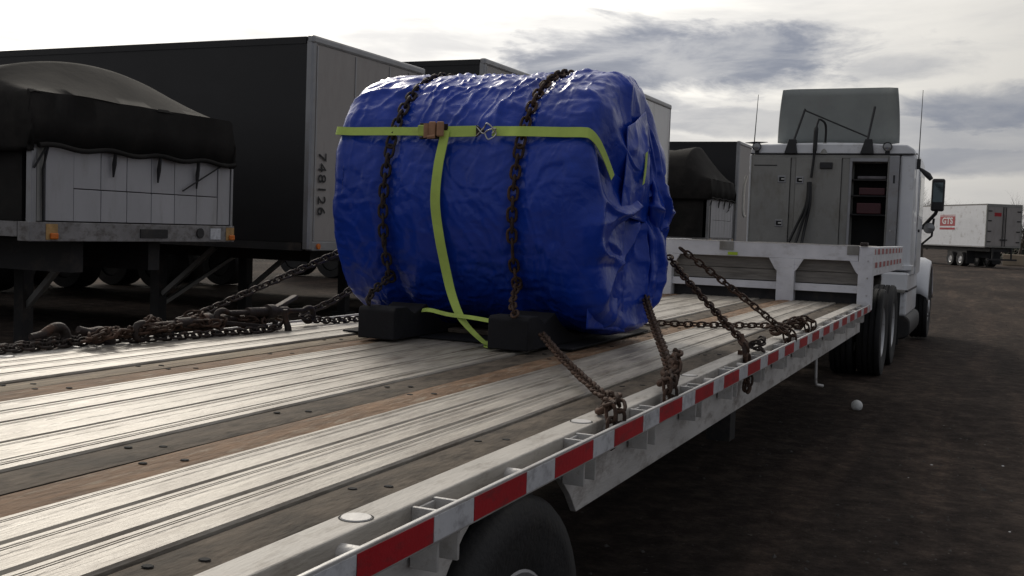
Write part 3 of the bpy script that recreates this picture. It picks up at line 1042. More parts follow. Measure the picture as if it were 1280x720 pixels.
def over_chain(xc, label, rail_pts, hook=True, dark=False):
    root = thing('tie_down_chain', label, 'chain', (xc, 4.4, DZ))
    pts = []
    for a in np.linspace(-38, 200, 40):
        nn_ = 2.18 if a > 0 else 2.0 + .15 * min(1, -math.sin(R(a)) * 1.5)
        ca, sa = math.cos(R(a)), math.sin(R(a))
        rr_ = CR / (abs(ca) ** nn_ + abs(sa) ** nn_) ** (1 / nn_) + .012
        pts.append((xc + .02 * math.sin(R(a) * 1.3), CY - ca * rr_, CZ + sa * rr_))
    run_chain(root, pts, False, dark, sc_=1.25)
    return root


o1 = over_chain(.20, 'rusty chain over the blue tarp, crossing the strap beside its wire hook', None)
run_chain(o1, [(.20, 4.69, 1.32), (.26, 4.50, 1.245), (.33, 4.38, 1.19)])
o2 = over_chain(-.50, 'rusty chain over the blue tarp, crossing the strap beside its ratchet', None, dark=True)
run_chain(o2, [(-.50, 4.69, 1.32), (-.49, 4.50, 1.245), (-.45, 4.395, 1.2)], dark=True)


def hooked_lump(root, p, d):
    """chain end bunched at the rail: hook, doubled links"""
    p = Vector(p); d = Vector(d).normalized()
    grab_hook(root, p - d * .12 + Vector((0, 0, .012)), d, upv=(.6, .5, .5), s=.75)
    side = Vector((0, 1, 0))
    run_chain(root, [p - d * .16 + side * .02, p - d * .06 + side * .035 + Vector((0, 0, .03)), p + d * .03 + side * .03, p + Vector((.01, .02, -.10))])
    run_chain(root, [p - d * .12 - side * .02, p - d * .03 - side * .035 + Vector((0, 0, .02)), p + Vector((.0, -.03, -.03)), p + Vector((0, -.03, -.12))])


# near chain from the cradle to the rub rail
c1 = thing('tie_down_chain', 'rusty chain from the black cradle beam to the rub rail, behind the coil', 'chain', (1.25, 3.05, DZ))
run_chain(c1, [(.43, 4.46, 1.11), (.62, 4.14, 1.085), (.86, 3.74, 1.065), (1.08, 3.36, 1.06), (1.215, 3.12, 1.07)], roll0=.05)
hooked_lump(c1, (1.255, 3.05, 1.05), (1, -1.7, .1))
# chain falling from the right end of the coil
c2 = thing('tie_down_chain', 'rusty chain with a big grab hook, from the tarp corner to the rub rail', 'chain', (1.26, 3.62, DZ))
run_chain(c2, [(.60, 5.44, 1.285), (.70, 5.15, 1.235), (.90, 4.63, 1.165), (1.08, 4.16, 1.115), (1.25, 3.70, 1.07)], roll0=.05)
hooked_lump(c2, (1.26, 3.63, 1.06), (.5, -1.7, -.1))
grab_hook(c2, (1.215, 3.80, 1.12), (.4, -.8, -.2), upv=(.5, .5, .6), s=.8)
run_chain(c2, [(1.20, 3.88, 1.12), (1.235, 3.80, 1.15), (1.255, 3.72, 1.10), (1.25, 3.68, 1.03)])
# two chains slanting to the rub rail further forward
c3 = thing('tie_down_chain', 'rusty chain slanting from the tarp to the rail, its tail hanging below the tape', 'chain', (1.26, 4.98, DZ))
run_chain(c3, [(.63, 5.75, 1.46), (.80, 5.53, 1.34), (1.02, 5.28, 1.20), (1.22, 5.04, 1.075), (1.245, 5.00, 1.03)])
grab_hook(c3, (1.20, 5.07, 1.10), (.3, -.5, -.8), s=1.1)
run_chain(c3, [(1.25, 4.99, 1.03), (1.252, 4.97, .95), (1.25, 4.955, .865)])
run_chain(c3, [(1.252, 5.02, .93), (1.254, 5.0, .89), (1.25, 4.955, .855)])
run_chain(c3, [(1.235 + .025 * math.cos(k * 1.1), 5.25 + .035 * math.sin(k * 1.1), DZ + .012 + .0075 * k) for k in range(9)], jitter=.5, dark=True)
c4 = thing('tie_down_chain', 'rusty chain slanting from the tarp to the rail, crossing over the chain lying flat', 'chain', (1.25, 6.0, DZ))
run_chain(c4, [(.62, 6.02, 1.50), (.80, 6.10, 1.36), (1.02, 6.12, 1.20), (1.18, 6.08, 1.09), (1.245, 6.03, 1.05)])
hooked_lump(c4, (1.25, 6.02, 1.05), (1, -.6, -.2))
c5 = thing('tie_down_chain', 'rusty chain lying flat along the planks from the coil to the rub rail', 'chain', (.8, 6.5, DZ))
run_chain(c5, [(.10, 6.02, DZ + .03), (.34, 6.27, DZ + .02), (.62, 6.36, DZ + .02), (.85, 6.50, DZ + .021), (1.05, 6.62, DZ + .025), (1.22, 6.74, DZ + .035)])
hooked_lump(c5, (1.24, 6.77, DZ + .04), (1, .7, 0))


# ------------------------------------------------------------------ binders and chains at the far edge
def binder(root_label, p0, p1, handle, grp=None):
    p0, p1 = Vector(p0), Vector(p1)
    root = thing('ratchet_binder', root_label, 'binder', tuple((p0 + p1) / 2))
    d = (p1 - p0).normalized(); L_ = (p1 - p0).length
    MB().cyl(p0 + d * L_ * .28, p0 + d * L_ * .72, .024, n=14).build('barrel', 'dark_steel', root, smooth=40)
    MB().cyl(p0 + d * .06, p0 + d * L_ * .30, .013, n=10).build('screw_end', 'dark_steel', root, smooth=40)
    MB().cyl(p0 + d * L_ * .70, p1 - d * .06, .013, n=10).build('screw_end', 'dark_steel', root, smooth=40)
    MB().cyl(p0 + d * L_ * .49, p0 + d * L_ * .56, .037, n=16).build('ratchet_gear', 'dark_steel', root, smooth=40)
    h0 = p0 + d * L_ * .525
    mb = MB().bar(h0, h0 + Vector(handle) * .25, .05, .03).bar(h0 + Vector(handle) * .22, h0 + Vector(handle), .034, .02)
    mb.build('handle', 'dark_steel', root, bevel=.004)
    grab_hook(root, p1 - d * .08, d, m_='dark_steel')
    grab_hook(root, p0 + d * .08, -d, m_='dark_steel')
    return root


binder('ratchet chain binder on the far deck edge, its handle dropped onto the planks', (-1.13, 3.62, DZ + .075), (-1.12, 4.42, DZ + .07), (.10, .34, -.045))
binder('ratchet chain binder on the far deck edge, hooked to the chain beside the coil', (-1.10, 4.12, DZ + .105), (-1.06, 4.80, DZ + .085), (-.06, .30, .06))
c6 = thing('tie_down_chain', 'dark chain lying slack along the far edge of the planks beside the binders', 'chain', (-1.15, 3.9, DZ))
run_chain(c6, [(-1.24, 2.6, DZ + .02), (-1.22, 3.1, DZ + .022), (-1.20, 3.45, DZ + .022), (-1.10, 3.75, DZ + .02), (-1.05, 4.05, DZ + .02), (-1.00, 4.40, DZ + .02), (-1.03, 4.52, DZ + .05)], dark=True)
grab_hook(c6, (-1.0, 4.50, DZ + .085), (.02, .06, -1), (1, 0, 0), s=1.2, m_='dark_steel')
grab_hook(c6, (-1.19, 3.36, DZ + .07), (0, 1, -.3), s=1.5, m_='dark_steel')
c7 = thing('tie_down_chain', 'dark chain running from the binders along the planks to the coil', 'chain', (-1.0, 5.0, DZ))
run_chain(c7, [(-1.06, 4.72, DZ + .05), (-1.04, 4.95, DZ + .022), (-.98, 5.25, DZ + .02), (-.88, 5.60, DZ + .02), (-.70, 6.0, DZ + .02)], dark=True)
c8 = thing('tie_down_chain', 'dark chain rising from the far deck edge to the side of the blue tarp', 'chain', (-1.2, 4.2, DZ))
run_chain(c8, [(-1.25, 4.02, DZ + .06), (-1.20, 4.30, DZ + .15), (-1.08, 4.72, DZ + .30), (-.96, 5.05, DZ + .43), (-.86, 5.30, DZ + .52)], dark=True)
run_chain(c8, [(-1.23, 3.62, DZ + .03), (-1.25, 3.85, DZ + .04), (-1.25, 4.02, DZ + .07), (-1.22, 4.16, DZ + .10), (-1.2, 4.05, DZ + .05)], dark=True)
c9 = thing('tie_down_chain', 'dark chain hanging steeply from the tarp side to the far deck edge', 'chain', (-1.2, 5.0, DZ))
run_chain(c9, [(-1.24, 4.98, DZ + .04), (-1.10, 5.16, DZ + .142), (-.95, 5.36, DZ + .34), (-.86, 5.48, DZ + .46)], dark=True)
c11 = thing('tie_down_chain', 'rusty chain heaped in loose loops round the binders on the far deck edge', 'chain', (-1.12, 4.1, DZ))
lp_ = []
for k in range(46):
    t_ = k / 45
    lp_.append((-1.13 + .055 * math.sin(k * 1.7) + .03 * math.sin(k * .63), 3.30 + 1.25 * t_ + .09 * math.sin(k * 1.15), DZ + .035 + .035 * abs(math.sin(k * .9))))
run_chain(c11, lp_, jitter=.6)
lp_ = [(-1.17 + .05 * math.sin(k * 1.3), 3.62 + .055 * k + .05 * math.cos(k * 1.9), DZ + .075 + .03 * math.sin(k * 1.1)) for k in range(13)]
run_chain(c11, lp_, jitter=.6)
c10 = thing('tie_down_chain', 'dark chain hanging over the far rub rail with a rounded hook on top', 'chain', (-1.27, 3.4, DZ))
run_chain(c10, [(-1.26, 2.95, DZ + .02), (-1.245, 3.2, DZ + .03), (-1.25, 3.45, DZ + .03), (-1.26, 3.7, DZ + .035), (-1.28, 3.9, DZ + .02), (-1.30, 3.95, DZ - .15)], dark=True)
grab_hook(c10, (-1.25, 3.17, DZ + .06), (0, 1, .1), s=1.4, m_='dark_steel')

# ------------------------------------------------------------------ ratchet straps
stp = thing('ratchet_strap', 'lime green webbing strap round the blue tarp, buckled with a ratchet', 'strap', (-.1, 4.6, 2.03))


def ribbon(pts, wdir, w, name, parent, m_='webbing', thick=.003, n=10):
    pth = smooth_path(pts, n)
    P = []
    for i, p in enumerate(pth):
        wd = wdir(i / (len(pth) - 1)) if callable(wdir) else wdir
        wd = Vector(wd).normalized() * w / 2
        P.append([tuple(p + wd), tuple(p - wd)])
    o = MB().grid(P).build(name, m_, parent, fix=False)
    so = o.modifiers.new('thickness', 'SOLIDIFY'); so.thickness = thick; so.offset = 0
    return o


ZS = 2.035


def frontY(z, off=.02):
    s1 = abs(z - CZ) / CR
    n_ = 2.18 if z > CZ else 2.0 + .15 * min(1, s1 * 1.5)
    return CY - CR * max(0, 1 - s1 ** n_) ** (1 / n_) - off


yf = frontY(ZS)
up_ = Vector((0, .35, 1))
ribbon([(-.86, yf + .40, ZS + .02), (-.865, yf + .18, ZS + .02), (-.835, yf + .02, ZS + .012), (-.72, yf, ZS + .006), (-.50, yf - .018, ZS + .004), (-.38, yf - .004, ZS + .004), (-.30, yf - .012, ZS + .004)], up_, .044, 'webbing', stp)
ribbon([(-.19, yf - .022, ZS), (-.10, yf - .012, ZS + .002), (-.02, yf - .008, ZS + .004)], up_, .056, 'webbing', stp)
ribbon([(.06, yf - .008, ZS + .003), (.14, yf - .012, ZS + .002), (.20, yf - .03, ZS), (.28, yf - .012, ZS), (.42, yf - .006, ZS - .003), (.515, yf - .005, ZS - .004), (.552, yf + .0, ZS - .012), (.578, yf + .04, ZS - .05), (.60, yf + .09, ZS - .12), (.615, yf + .15, ZS - .20)],
       lambda t_: Vector((0, .35, 1)) if t_ < .62 else Vector((0, .35 + (t_ - .62) * 1.6, 1 - (t_ - .62) * .9)), .05, 'webbing', stp)
ribbon([(.665, 5.16, 1.98), (.675, 5.12, 1.90), (.68, 5.08, 1.82)], Vector((0, 1, .4)), .03, 'webbing', stp)
# hanging tail
tail = [(-.185, yf - .025, ZS + .005), (-.183, yf - .045, ZS - .05), (-.195, frontY(1.85, .03), 1.86), (-.20, frontY(1.7, .03), 1.70), (-.185, frontY(1.55, .032), 1.55), (-.165, frontY(1.4, .05), 1.40), (-.125, frontY(1.4, .05) + .01, 1.25), (-.05, 4.60, 1.14), (.05, 4.55, 1.075), (.14, 4.50, 1.035)]
ribbon(tail, lambda t_: Vector((1, -.05 + .35 * t_, -.35 * t_ * t_)), .05, 'webbing_tail', stp)
ribbon([(.10, 4.60, 1.045), (.13, 4.52, 1.03), (.178, 4.49, 1.03)], Vector((.5, 1, .1)), .045, 'webbing_tail', stp)
# ratchet
rc = MB().box(-.315, -.215, yf - .045, yf - .02, ZS - .036, ZS - .028).box(-.315, -.215, yf - .045, yf - .02, ZS + .032, ZS + .040)
rc.box(-.315, -.175, yf - .022, yf - .014, ZS - .034, ZS + .038)
rb = rc.build('ratchet', 'dark_steel', stp, bevel=.002)
MB().cyl((-.272, yf - .05, ZS - .032), (-.272, yf - .05, ZS + .036), .016, n=12).build('spool', 'webbing_tan', rb, smooth=40)
MB().tube(smooth_path([(-.262, yf - .056, ZS - .028), (-.24, yf - .066, ZS - .028), (-.22, yf - .062, ZS - .026)], 4), .010, 6).build('spool', 'webbing_tan', rb)
for x0, x1, mm in ((-.258, -.222, 'webbing_tan'), (-.215, -.178, 'webbing_tan')):
    MB().box(x0, x1, yf - .062, yf - .046, ZS - .026, ZS + .046).build('handle', mm, rb, bevel=.006)
MB().box(-.32, -.262, yf - .058, yf - .048, ZS - .024, ZS + .030).build('webbing_wrap', 'webbing', rb, bevel=.005)
# twin wire hook
wh = MB().tube(smooth_path([(-.02, yf - .02, ZS - .022), (.025, yf - .028, ZS + .018), (.05, yf - .045, ZS + .035), (.09, yf - .03, ZS - .01), (.06, yf - .05, ZS - .04), (.04, yf - .05, ZS - .012)], 6), .0042, 6)
wh.tube(smooth_path([(-.02, yf - .02, ZS + .024), (.02, yf - .03, ZS - .01), (.05, yf - .035, ZS + .005), (.085, yf - .025, ZS + .012), (.065, yf - .02, ZS - .01)], 6), .0042, 6)
wh.build('wire_hook', 'zinc', stp, smooth=60)
MB().prism([(-.02, ZS - .026), (-.02, ZS + .030), (.025, ZS + .004)], 1, yf - .024, yf - .014).build('hook_loop', 'dark_steel', stp)
s2 = tag(ribbon([(-.30, 4.66, 1.16), (-.22, 4.60, 1.17), (-.12, 4.60, 1.155), (.02, 4.58, 1.15), (.18, 4.54, 1.14)], Vector((.1, .5, 1)), .02, 'loose_strap', None),
         'loose lime strap end lying under the coil between the cradle beams', 'strap')


# ------------------------------------------------------------------ tractor
TX, TYr = .08, 15.5
tk = thing('semi_tractor', 'white semi tractor with rear storage cabinets and roof air deflector', 'truck', (TX, 16.5, 0))
# cab body: bevelled shell (X across, Y length)
cabp = []
prof_c = [(-1.04, 1.10), (-1.04, 2.72), (-1.0, 2.84), (-.88, 2.90), (-.4, 2.935), (.08, 2.945), (.56, 2.935), (1.06, 2.90), (1.17, 2.85), (1.215, 2.72), (1.215, 1.10)]
cb = MB().prism([(x, z) for x, z in prof_c], 1, TYr + .30, TYr + 2.05).build('cab', 'cab_white', tk, bevel=.03, smooth=40)
MB().box(-1.045, 1.22, TYr + .27, TYr + .30, 2.775, 2.79).build('roof_seam', 'black_plastic', cb)
# sleeper/cab corner panels flanking the cabinets
MB().box(1.02, 1.21, TYr + .02, TYr + .298, 1.18, 2.75).build('corner_panel', 'cab_white', tk, bevel=.03)
MB().box(-1.03, -.99, TYr + .06, TYr + .298, 1.18, 2.75).build('corner_panel', 'cab_white', tk, bevel=.015)
# roof cap over the cabinets
MB().prism([(-1.0, 2.755), (-1.0, 2.83), (-.93, 2.885), (-.4, 2.905), (.5, 2.905), (1.10, 2.885), (1.19, 2.83), (1.205, 2.755)], 1, TYr + .0, TYr + .31).build('roof_cap', 'cab_white', tk, bevel=.02, smooth=40)
MB().box(-1.0, 1.2, TYr - .004, TYr + .02, 2.752, 2.766).build('roof_seam', 'black_plastic', tk)
# cabinet carcass
cc = MB()
cc.box(-.99, -.975, TYr, TYr + .29, 1.2, 2.745)
cc.box(-.43, -.365, TYr + .012, TYr + .29, 1.2, 2.70)
cc.box(.265, .365, TYr + .012, TYr + .29, 1.2, 2.70)
cc.box(.865, .885, TYr, TYr + .29, 1.2, 2.745)
cc.box(-.975, .865, TYr + .005, TYr + .29, 2.70, 2.745)
cc.box(-.975, .865, TYr + .005, TYr + .29, 1.2, 1.30)
cc.box(-.975, .865, TYr + .283, TYr + .289, 1.3, 2.70)
cab_ = cc.build('cabinet', 'cabinet', tk, bevel=.003)
mb = MB().box(.366, .864, TYr - .008, TYr + .02, 2.655, 2.70).box(.366, .40, TYr - .0085, TYr + .02, 1.30, 2.655)
mb.build('door_frame', 'van_trim', cab_, bevel=.003)
# recessed dark interior
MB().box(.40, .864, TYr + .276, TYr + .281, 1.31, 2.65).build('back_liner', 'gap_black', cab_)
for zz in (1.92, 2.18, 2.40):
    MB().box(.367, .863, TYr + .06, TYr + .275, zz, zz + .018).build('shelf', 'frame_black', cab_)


def door(x0, x1, name, latches, yoff=-.016):
    d_ = MB().box(x0, x1, TYr + yoff, TYr + yoff + .026, 1.31, 2.70).build(name, 'cabinet', cab_, bevel=.006)
    return d_


d1 = door(-.972, -.435, 'cabinet_door', 2)
d2 = door(-.36, .26, 'cabinet_door', 1)
for d_, x, zz in ((d1, -.545, 2.40), (d1, -.56, 1.78), (d2, -.30, 2.39)):
    mb = MB().box(x - .055, x + .055, TYr - .026, TYr - .0165, zz - .05, zz + .05)
    mb.build('latch', 'van_trim', tk, bevel=.004)
    MB().box(x - .036, x + .036, TYr - .030, TYr - .0265, zz - .03, zz + .03).build('latch_pocket', 'gap_black', tk)
    MB().box(x - .008, x + .040, TYr - .037, TYr - .0305, zz - .012, zz + .012).build('latch_paddle', 'zinc', tk, bevel=.003)
MB().box(-.945, -.62, TYr - .0195, TYr - .0165, 2.585, 2.60).build('door_trim', 'frame_black', d1)
MB().box(-.03, .14, TYr - .05, TYr - .017, 2.55, 2.64).build('gladhand_plate', 'black_plastic', tk, bevel=.01)
MB().box(.405, .865, TYr - .02, TYr + .0, 1.255, 1.30).build('cabinet_sill', 'van_trim', cab_, bevel=.002)
# open door swung back beside the opening
od = MB().box(.888, 1.018, TYr - .05, TYr - .022, 1.28, 2.735).build('open_cabinet_door', 'van_trim', tk, bevel=.008)
MB().box(.945, .97, TYr - .056, TYr - .0505, 2.36, 2.47).build('latch', 'black_plastic', od)
MB().cyl((.94, TYr - .05, 1.72), (.94, TYr - .062, 1.72), .012, n=8).build('bolt', 'zinc', od)
# roof deflector: shell open to the rear
P = []
for u in np.linspace(0, 1, 15):
    row = []
    for v in np.linspace(0, 1, 9):
        zt = 2.93 + .78 * v
        hwid = .83 - .05 * v ** 2
        x = .145 + (u - .5) * 2 * hwid
        yy_ = TYr + .44 - .06 * v + .16 * (1 - v) ** 1.6 * (1 - abs(2 * u - 1) ** 4) - .16 * abs(2 * u - 1) ** 6
        row.append((x, yy_, zt - .03 * abs(2 * u - 1) ** 8 * v))
    P.append(row)
df = MB().grid(P).build('air_deflector', 'fairing', tk, smooth=60, fix=False)
so = df.modifiers.new('thickness', 'SOLIDIFY'); so.thickness = .014
tb_ = MB().tube([(-.30, TYr + .16, 3.40), (-.42, TYr + .04, 2.93)], .016, 8)
tb_.build('deflector_strut', 'black_plastic', tk)
MB().tube([(.64, TYr + .16, 3.42), (.575, TYr + .04, 2.93)], .016, 8).build('deflector_strut', 'black_plastic', tk)
MB().tube([(-.30, TYr + .15, 3.38), (.57, TYr + .06, 3.0)], .011, 8).build('deflector_strut', 'black_plastic', tk)
for x in (-.44, .585):
    MB().prism([(x - .09, 2.76), (x + .09, 2.76), (x + .06, 2.96), (x - .03, 2.96)], 1, TYr - .04, TYr + .06).build('strut_foot', 'black_plastic', tk, bevel=.006)
# round work lamps, antennas
for x in (-.915, .85):
    lp = MB().lathe([(TYr - .05, .052), (TYr - .055, .062), (TYr - .02, .062), (TYr + .03, .035), (TYr + .03, .001)], (x, 0, 2.855), 1, 20).build('work_lamp', 'black_plastic', tk, smooth=50)
    MB().lathe([(TYr - .046, .052), (TYr - .050, .03), (TYr - .051, .001)], (x, 0, 2.855), 1, 20).build('lens', 'lamp_glass', lp, smooth=60)
    MB().box(x - .03, x + .03, TYr - .01, TYr + .03, 2.76, 2.81).build('lamp_bracket', 'black_plastic', lp)
MB().prism([(-1.10, 2.915), (-.97, 2.90), (-.78, 2.925), (-.95, 2.93)], 1, TYr + .0, TYr + .10).build('lamp_visor', 'black_plastic', tk)
MB().tube([(-.985, TYr + .05, 2.62), (-.972, TYr + .05, 2.92), (-.945, TYr + .05, 3.60)], [.010, .008, .004], 6).build('antenna', 'black_plastic', tk)
MB().tube([(1.232, TYr + .35, 2.62), (1.232, TYr + .35, 2.80), (1.238, TYr + .35, 3.66)], [.011, .008, .004], 6).build('antenna', 'black_plastic', tk)
mb = MB().box(1.20, 1.26, TYr + .32, TYr + .38, 2.58, 2.72)
mb.build('antenna_bracket', 'black_plastic', tk, bevel=.008)
MB().tube([(1.24, TYr + .35, 2.60), (1.30, TYr + .36, 2.55), (1.36, TYr + .36, 2.50), (1.41, TYr + .36, 2.44)], [.014, .03, .042, .03], 10).build('spot_mirror', 'black_plastic', tk, smooth=60)
# air line stand and hanging hoses
MB().cyl((.01, TYr + .05, 2.76), (.01, TYr + .05, 2.92), .075, .02, n=12).build('hose_stand_base', 'cabinet', tk, smooth=60)
MB().tube(smooth_path([(.015, TYr + .05, 2.90), (.02, TYr + .02, 3.10), (.0, TYr - .01, 3.19), (-.06, TYr - .04, 3.235)], 6), .016, 8).build('hose_stand', 'black_plastic', tk, smooth=60)
MB().tube(smooth_path([(-.07, TYr - .04, 3.24), (-.10, TYr - .06, 3.10), (-.105, TYr - .07, 2.8), (-.135, TYr - .07, 2.42)], 6), [.014] * 6 + [.03] * 7 + [.018] * 6, 8).build('hose_bundle', 'hose_black', tk, smooth=60)
for x0, x1, yo in ((-.165, -.42, -.09), (-.135, -.21, -.11), (-.15, -.30, -.13)):
    MB().tube(smooth_path([(x0, TYr + yo, 2.36), (x0 + .02 + (x1 - x0) * .12, TYr + yo - .03, 2.05), (x0 + (x1 - x0) * .55, TYr + yo - .03, 1.72), (x1, TYr + yo - .1, 1.42)], 8), .020, 8).build('air_hose', 'hose_black', tk, smooth=60)
# left exhaust/grab bar glimpsed beyond the cabinet
MB().tube(smooth_path([(-1.07, TYr + .1, 2.45), (-1.10, TYr + .1, 2.3), (-1.10, TYr + .1, 1.95), (-1.07, TYr + .1, 1.85)], 5), .02, 8).build('grab_bar', 'zinc', tk, smooth=60)

# cab side: door, window, handle
ds = MB().box(1.215, 1.228, TYr + .95, TYr + 1.95, 1.12, 2.62).build('cab_door', 'cab_white', tk, bevel=.01)
MB().box(1.2285, 1.232, TYr + 1.05, TYr + 1.85, 1.95, 2.52).build('window', 'glass_dark', ds, bevel=.002)
MB().box(1.2285, 1.25, TYr + 1.0, TYr + 1.12, 1.72, 1.76).build('handle', 'black_plastic', ds, bevel=.006)
# windscreen, hood, grille
MB().add([(-.95, TYr + 2.06, 2.72), (1.10, TYr + 2.06, 2.72), (1.14, TYr + 2.35, 1.95), (-.99, TYr + 2.35, 1.95), (-.95, TYr + 2.0, 2.70), (1.10, TYr + 2.0, 2.70), (1.14, TYr + 2.04, 1.93), (-.99, TYr + 2.04, 1.93)],
         [(0, 1, 2, 3), (4, 7, 6, 5), (0, 4, 5, 1), (1, 5, 6, 2), (2, 6, 7, 3), (3, 7, 4, 0)]).build('windscreen', 'glass_dark', tk)
P = []
for t_ in np.linspace(0, 1, 9):
    y = TYr + 2.05 + 2.35 * t_
    hw_ = 1.08 - .16 * t_
    zt = 1.93 - .42 * t_ ** 1.6
    row = [(TX + .01 - hw_, y, .95)]
    for a in np.linspace(180, 0, 13):
        row.append((TX + .01 + hw_ * math.copysign(abs(math.cos(R(a))) ** .45, math.cos(R(a))), y, .95 + (zt - .95) * abs(math.sin(R(a))) ** .45))
    row.append((TX + .01 + hw_, y, .95))
    P.append(row)
hd = MB().grid(P)
hd.add([q for q in P[-1]], [tuple(range(len(P[-1])))])
hood = hd.build('hood', 'cab_white', tk, smooth=50)
MB().box(TX - .45, TX + .47, TYr + 4.41, TYr + 4.43, .75, 1.42).build('grille', 'zinc', hood)
# flared front wing with wheel arch, both sides
for s in (1, -1):
    cx_ = TX + s * 1.02
    P = []
    for a in np.linspace(18, 162, 16):
        rr_ = .66 + .06 * math.sin(R(a))
        y = TYr + 3.55 - rr_ * math.cos(R(a)) * 1.12; z = .52 + rr_ * math.sin(R(a)) * 1.12
        P.append([(cx_ - s * .25, y, z + .02), (cx_ + s * .10, y, z), (cx_ + s * .20, y, z - .05), (cx_ + s * .22, y, z - .12)])
    wg = MB().grid(P).build('front_wing', 'cab_white', tk, smooth=60, fix=False)
    so = wg.modifiers.new('thickness', 'SOLIDIFY'); so.thickness = .02
    wheel(tk, TX + s * 1.235, TYr + 3.55, .52, .52, .29, .29, s, 'steer', 'rim_white', dual=False)
    for wy in (13.22, 14.54):
        wheel(tk, (1.135 if s > 0 else -1.10), wy, .51, .51, .27, .29, s, 'dual', 'rim_white')
    MB().box(TX + s * .38 - .04, TX + s * .38 + .04, 12.6, TYr + 4.4, .72, .98).build('frame_rail', 'frame_black', tk)
    # fuel tank under a white side skirt
    x0, x1 = sorted((TX + s * .78, TX + s * 1.12))
    if s > 0:
        sk_ = MB().box(x0, x1, TYr - .06, TYr + 1.9, .57, 1.16).build('side_skirt', 'cab_white', tk, bevel=.03)
        MB().box(x0 + .02, x1 + .012, TYr - .075, TYr + 1.8, .90, .925).build('step_tread', 'black_plastic', sk_)
        MB().box(x0 - .03, x1 - .02, TYr - .15, TYr - .07, .885, .93).build('step_bracket', 'cabinet', sk_, bevel=.008)
        MB().box(x0 - .12, x1 + .04, TYr - .02, TYr + .3, 1.19, 1.26).build('cab_mount', 'cab_white', tk, bevel=.01)
    poly = []
    for a in np.linspace(0, 360, 21)[:-1]:
        poly.append(((x0 + x1) / 2 + .235 * math.copysign(abs(math.cos(R(a))) ** .6, math.cos(R(a))), .42 + .17 * math.copysign(abs(math.sin(R(a))) ** .6, math.sin(R(a)))))
    MB().prism(poly, 1, TYr - .05, TYr + 1.85).build('fuel_tank', 'frame_black', tk, bevel=.02, smooth=40)
    # door mirror on a bracket
    mx = TX + s * 1.33
    ym = TYr + 2.25
    mr = MB().box(mx - .095, mx + .095, ym, ym + .11, 2.06, 2.56).build('mirror', 'black_plastic', tk, bevel=.03)
    MB().box(mx - .07, mx + .07, ym - .004, ym - .001, 2.20, 2.50).build('mirror_glass', 'mirror', mr)
    a0_ = TX + s * 1.10
    mb = MB().tube([(a0_, ym + .1, 1.78), (mx - s * .02, ym + .06, 2.03), (mx, ym + .05, 2.10)], .03, 8)
    mb.tube([(a0_, ym + .1, 1.52), (mx - s * .06, ym + .08, 1.68), (mx - s * .04, ym + .06, 1.95)], .018, 8)
    mb.build('mirror_arm', 'black_plastic', mr, smooth=60)
    t2 = MB().lathe([(ym - .01, .001), (ym - .005, .06), (ym + .0, .085), (ym + .05, .07), (ym + .08, .001)], (mx - s * .10, 0, 1.80), 1, 18).build('convex_mirror', 'black_plastic', mr, smooth=60)
    MB().lathe([(ym - .012, .001), (ym - .008, .05), (ym - .002, .078)], (mx - s * .10, 0, 1.80), 1, 18).build('mirror_glass', 'lamp_glass', mr, smooth=60)
    MB().box(*sorted((TX + s * .62, TX + s * 1.06)), 15.18, 15.19, .2, .9).build('mud_flap', 'rubber', tk)
MB().box(TX - 1.15, TX + 1.17, TYr + 4.35, TYr + 4.55, .35, .72).build('bumper', 'zinc', tk, bevel=.03)
MB().lathe([(1.16, .46), (1.20, .46), (1.215, .40), (1.215, .001)], (.05, 13.75, 0), 2, 28).build('fifth_wheel', 'frame_black', tk, smooth=40)

# things stored in the open cabinet
tag(MB().box(.50, .84, TYr + .04, TYr + .24, 2.202, 2.30).build('crate', 'crate_red', bevel=.01), 'dark red crate on the upper shelf of the open cabinet', 'crate')
tag(MB().box(.47, .85, TYr + .05, TYr + .25, 2.42, 2.46).build('folded_strap', 'cloth_grey', bevel=.012), 'flat grey folded strap on the top shelf of the open cabinet', 'strap')
tag(MB().box(.48, .80, TYr + .03, TYr + .24, 1.942, 2.09).build('tool_box', 'crate_red', bevel=.01), 'dark red tool box on the lower shelf of the open cabinet', 'tool box')
mb = MB().lathe([(TYr + .06, .035), (TYr + .05, .085), (TYr + .19, .085), (TYr + .18, .035)], (.68, 0, 1.391), 1, 20)
tag(mb.build('strap_roll', 'cloth_grey', smooth=50), 'round grey strap roll at the bottom of the open cabinet', 'strap')


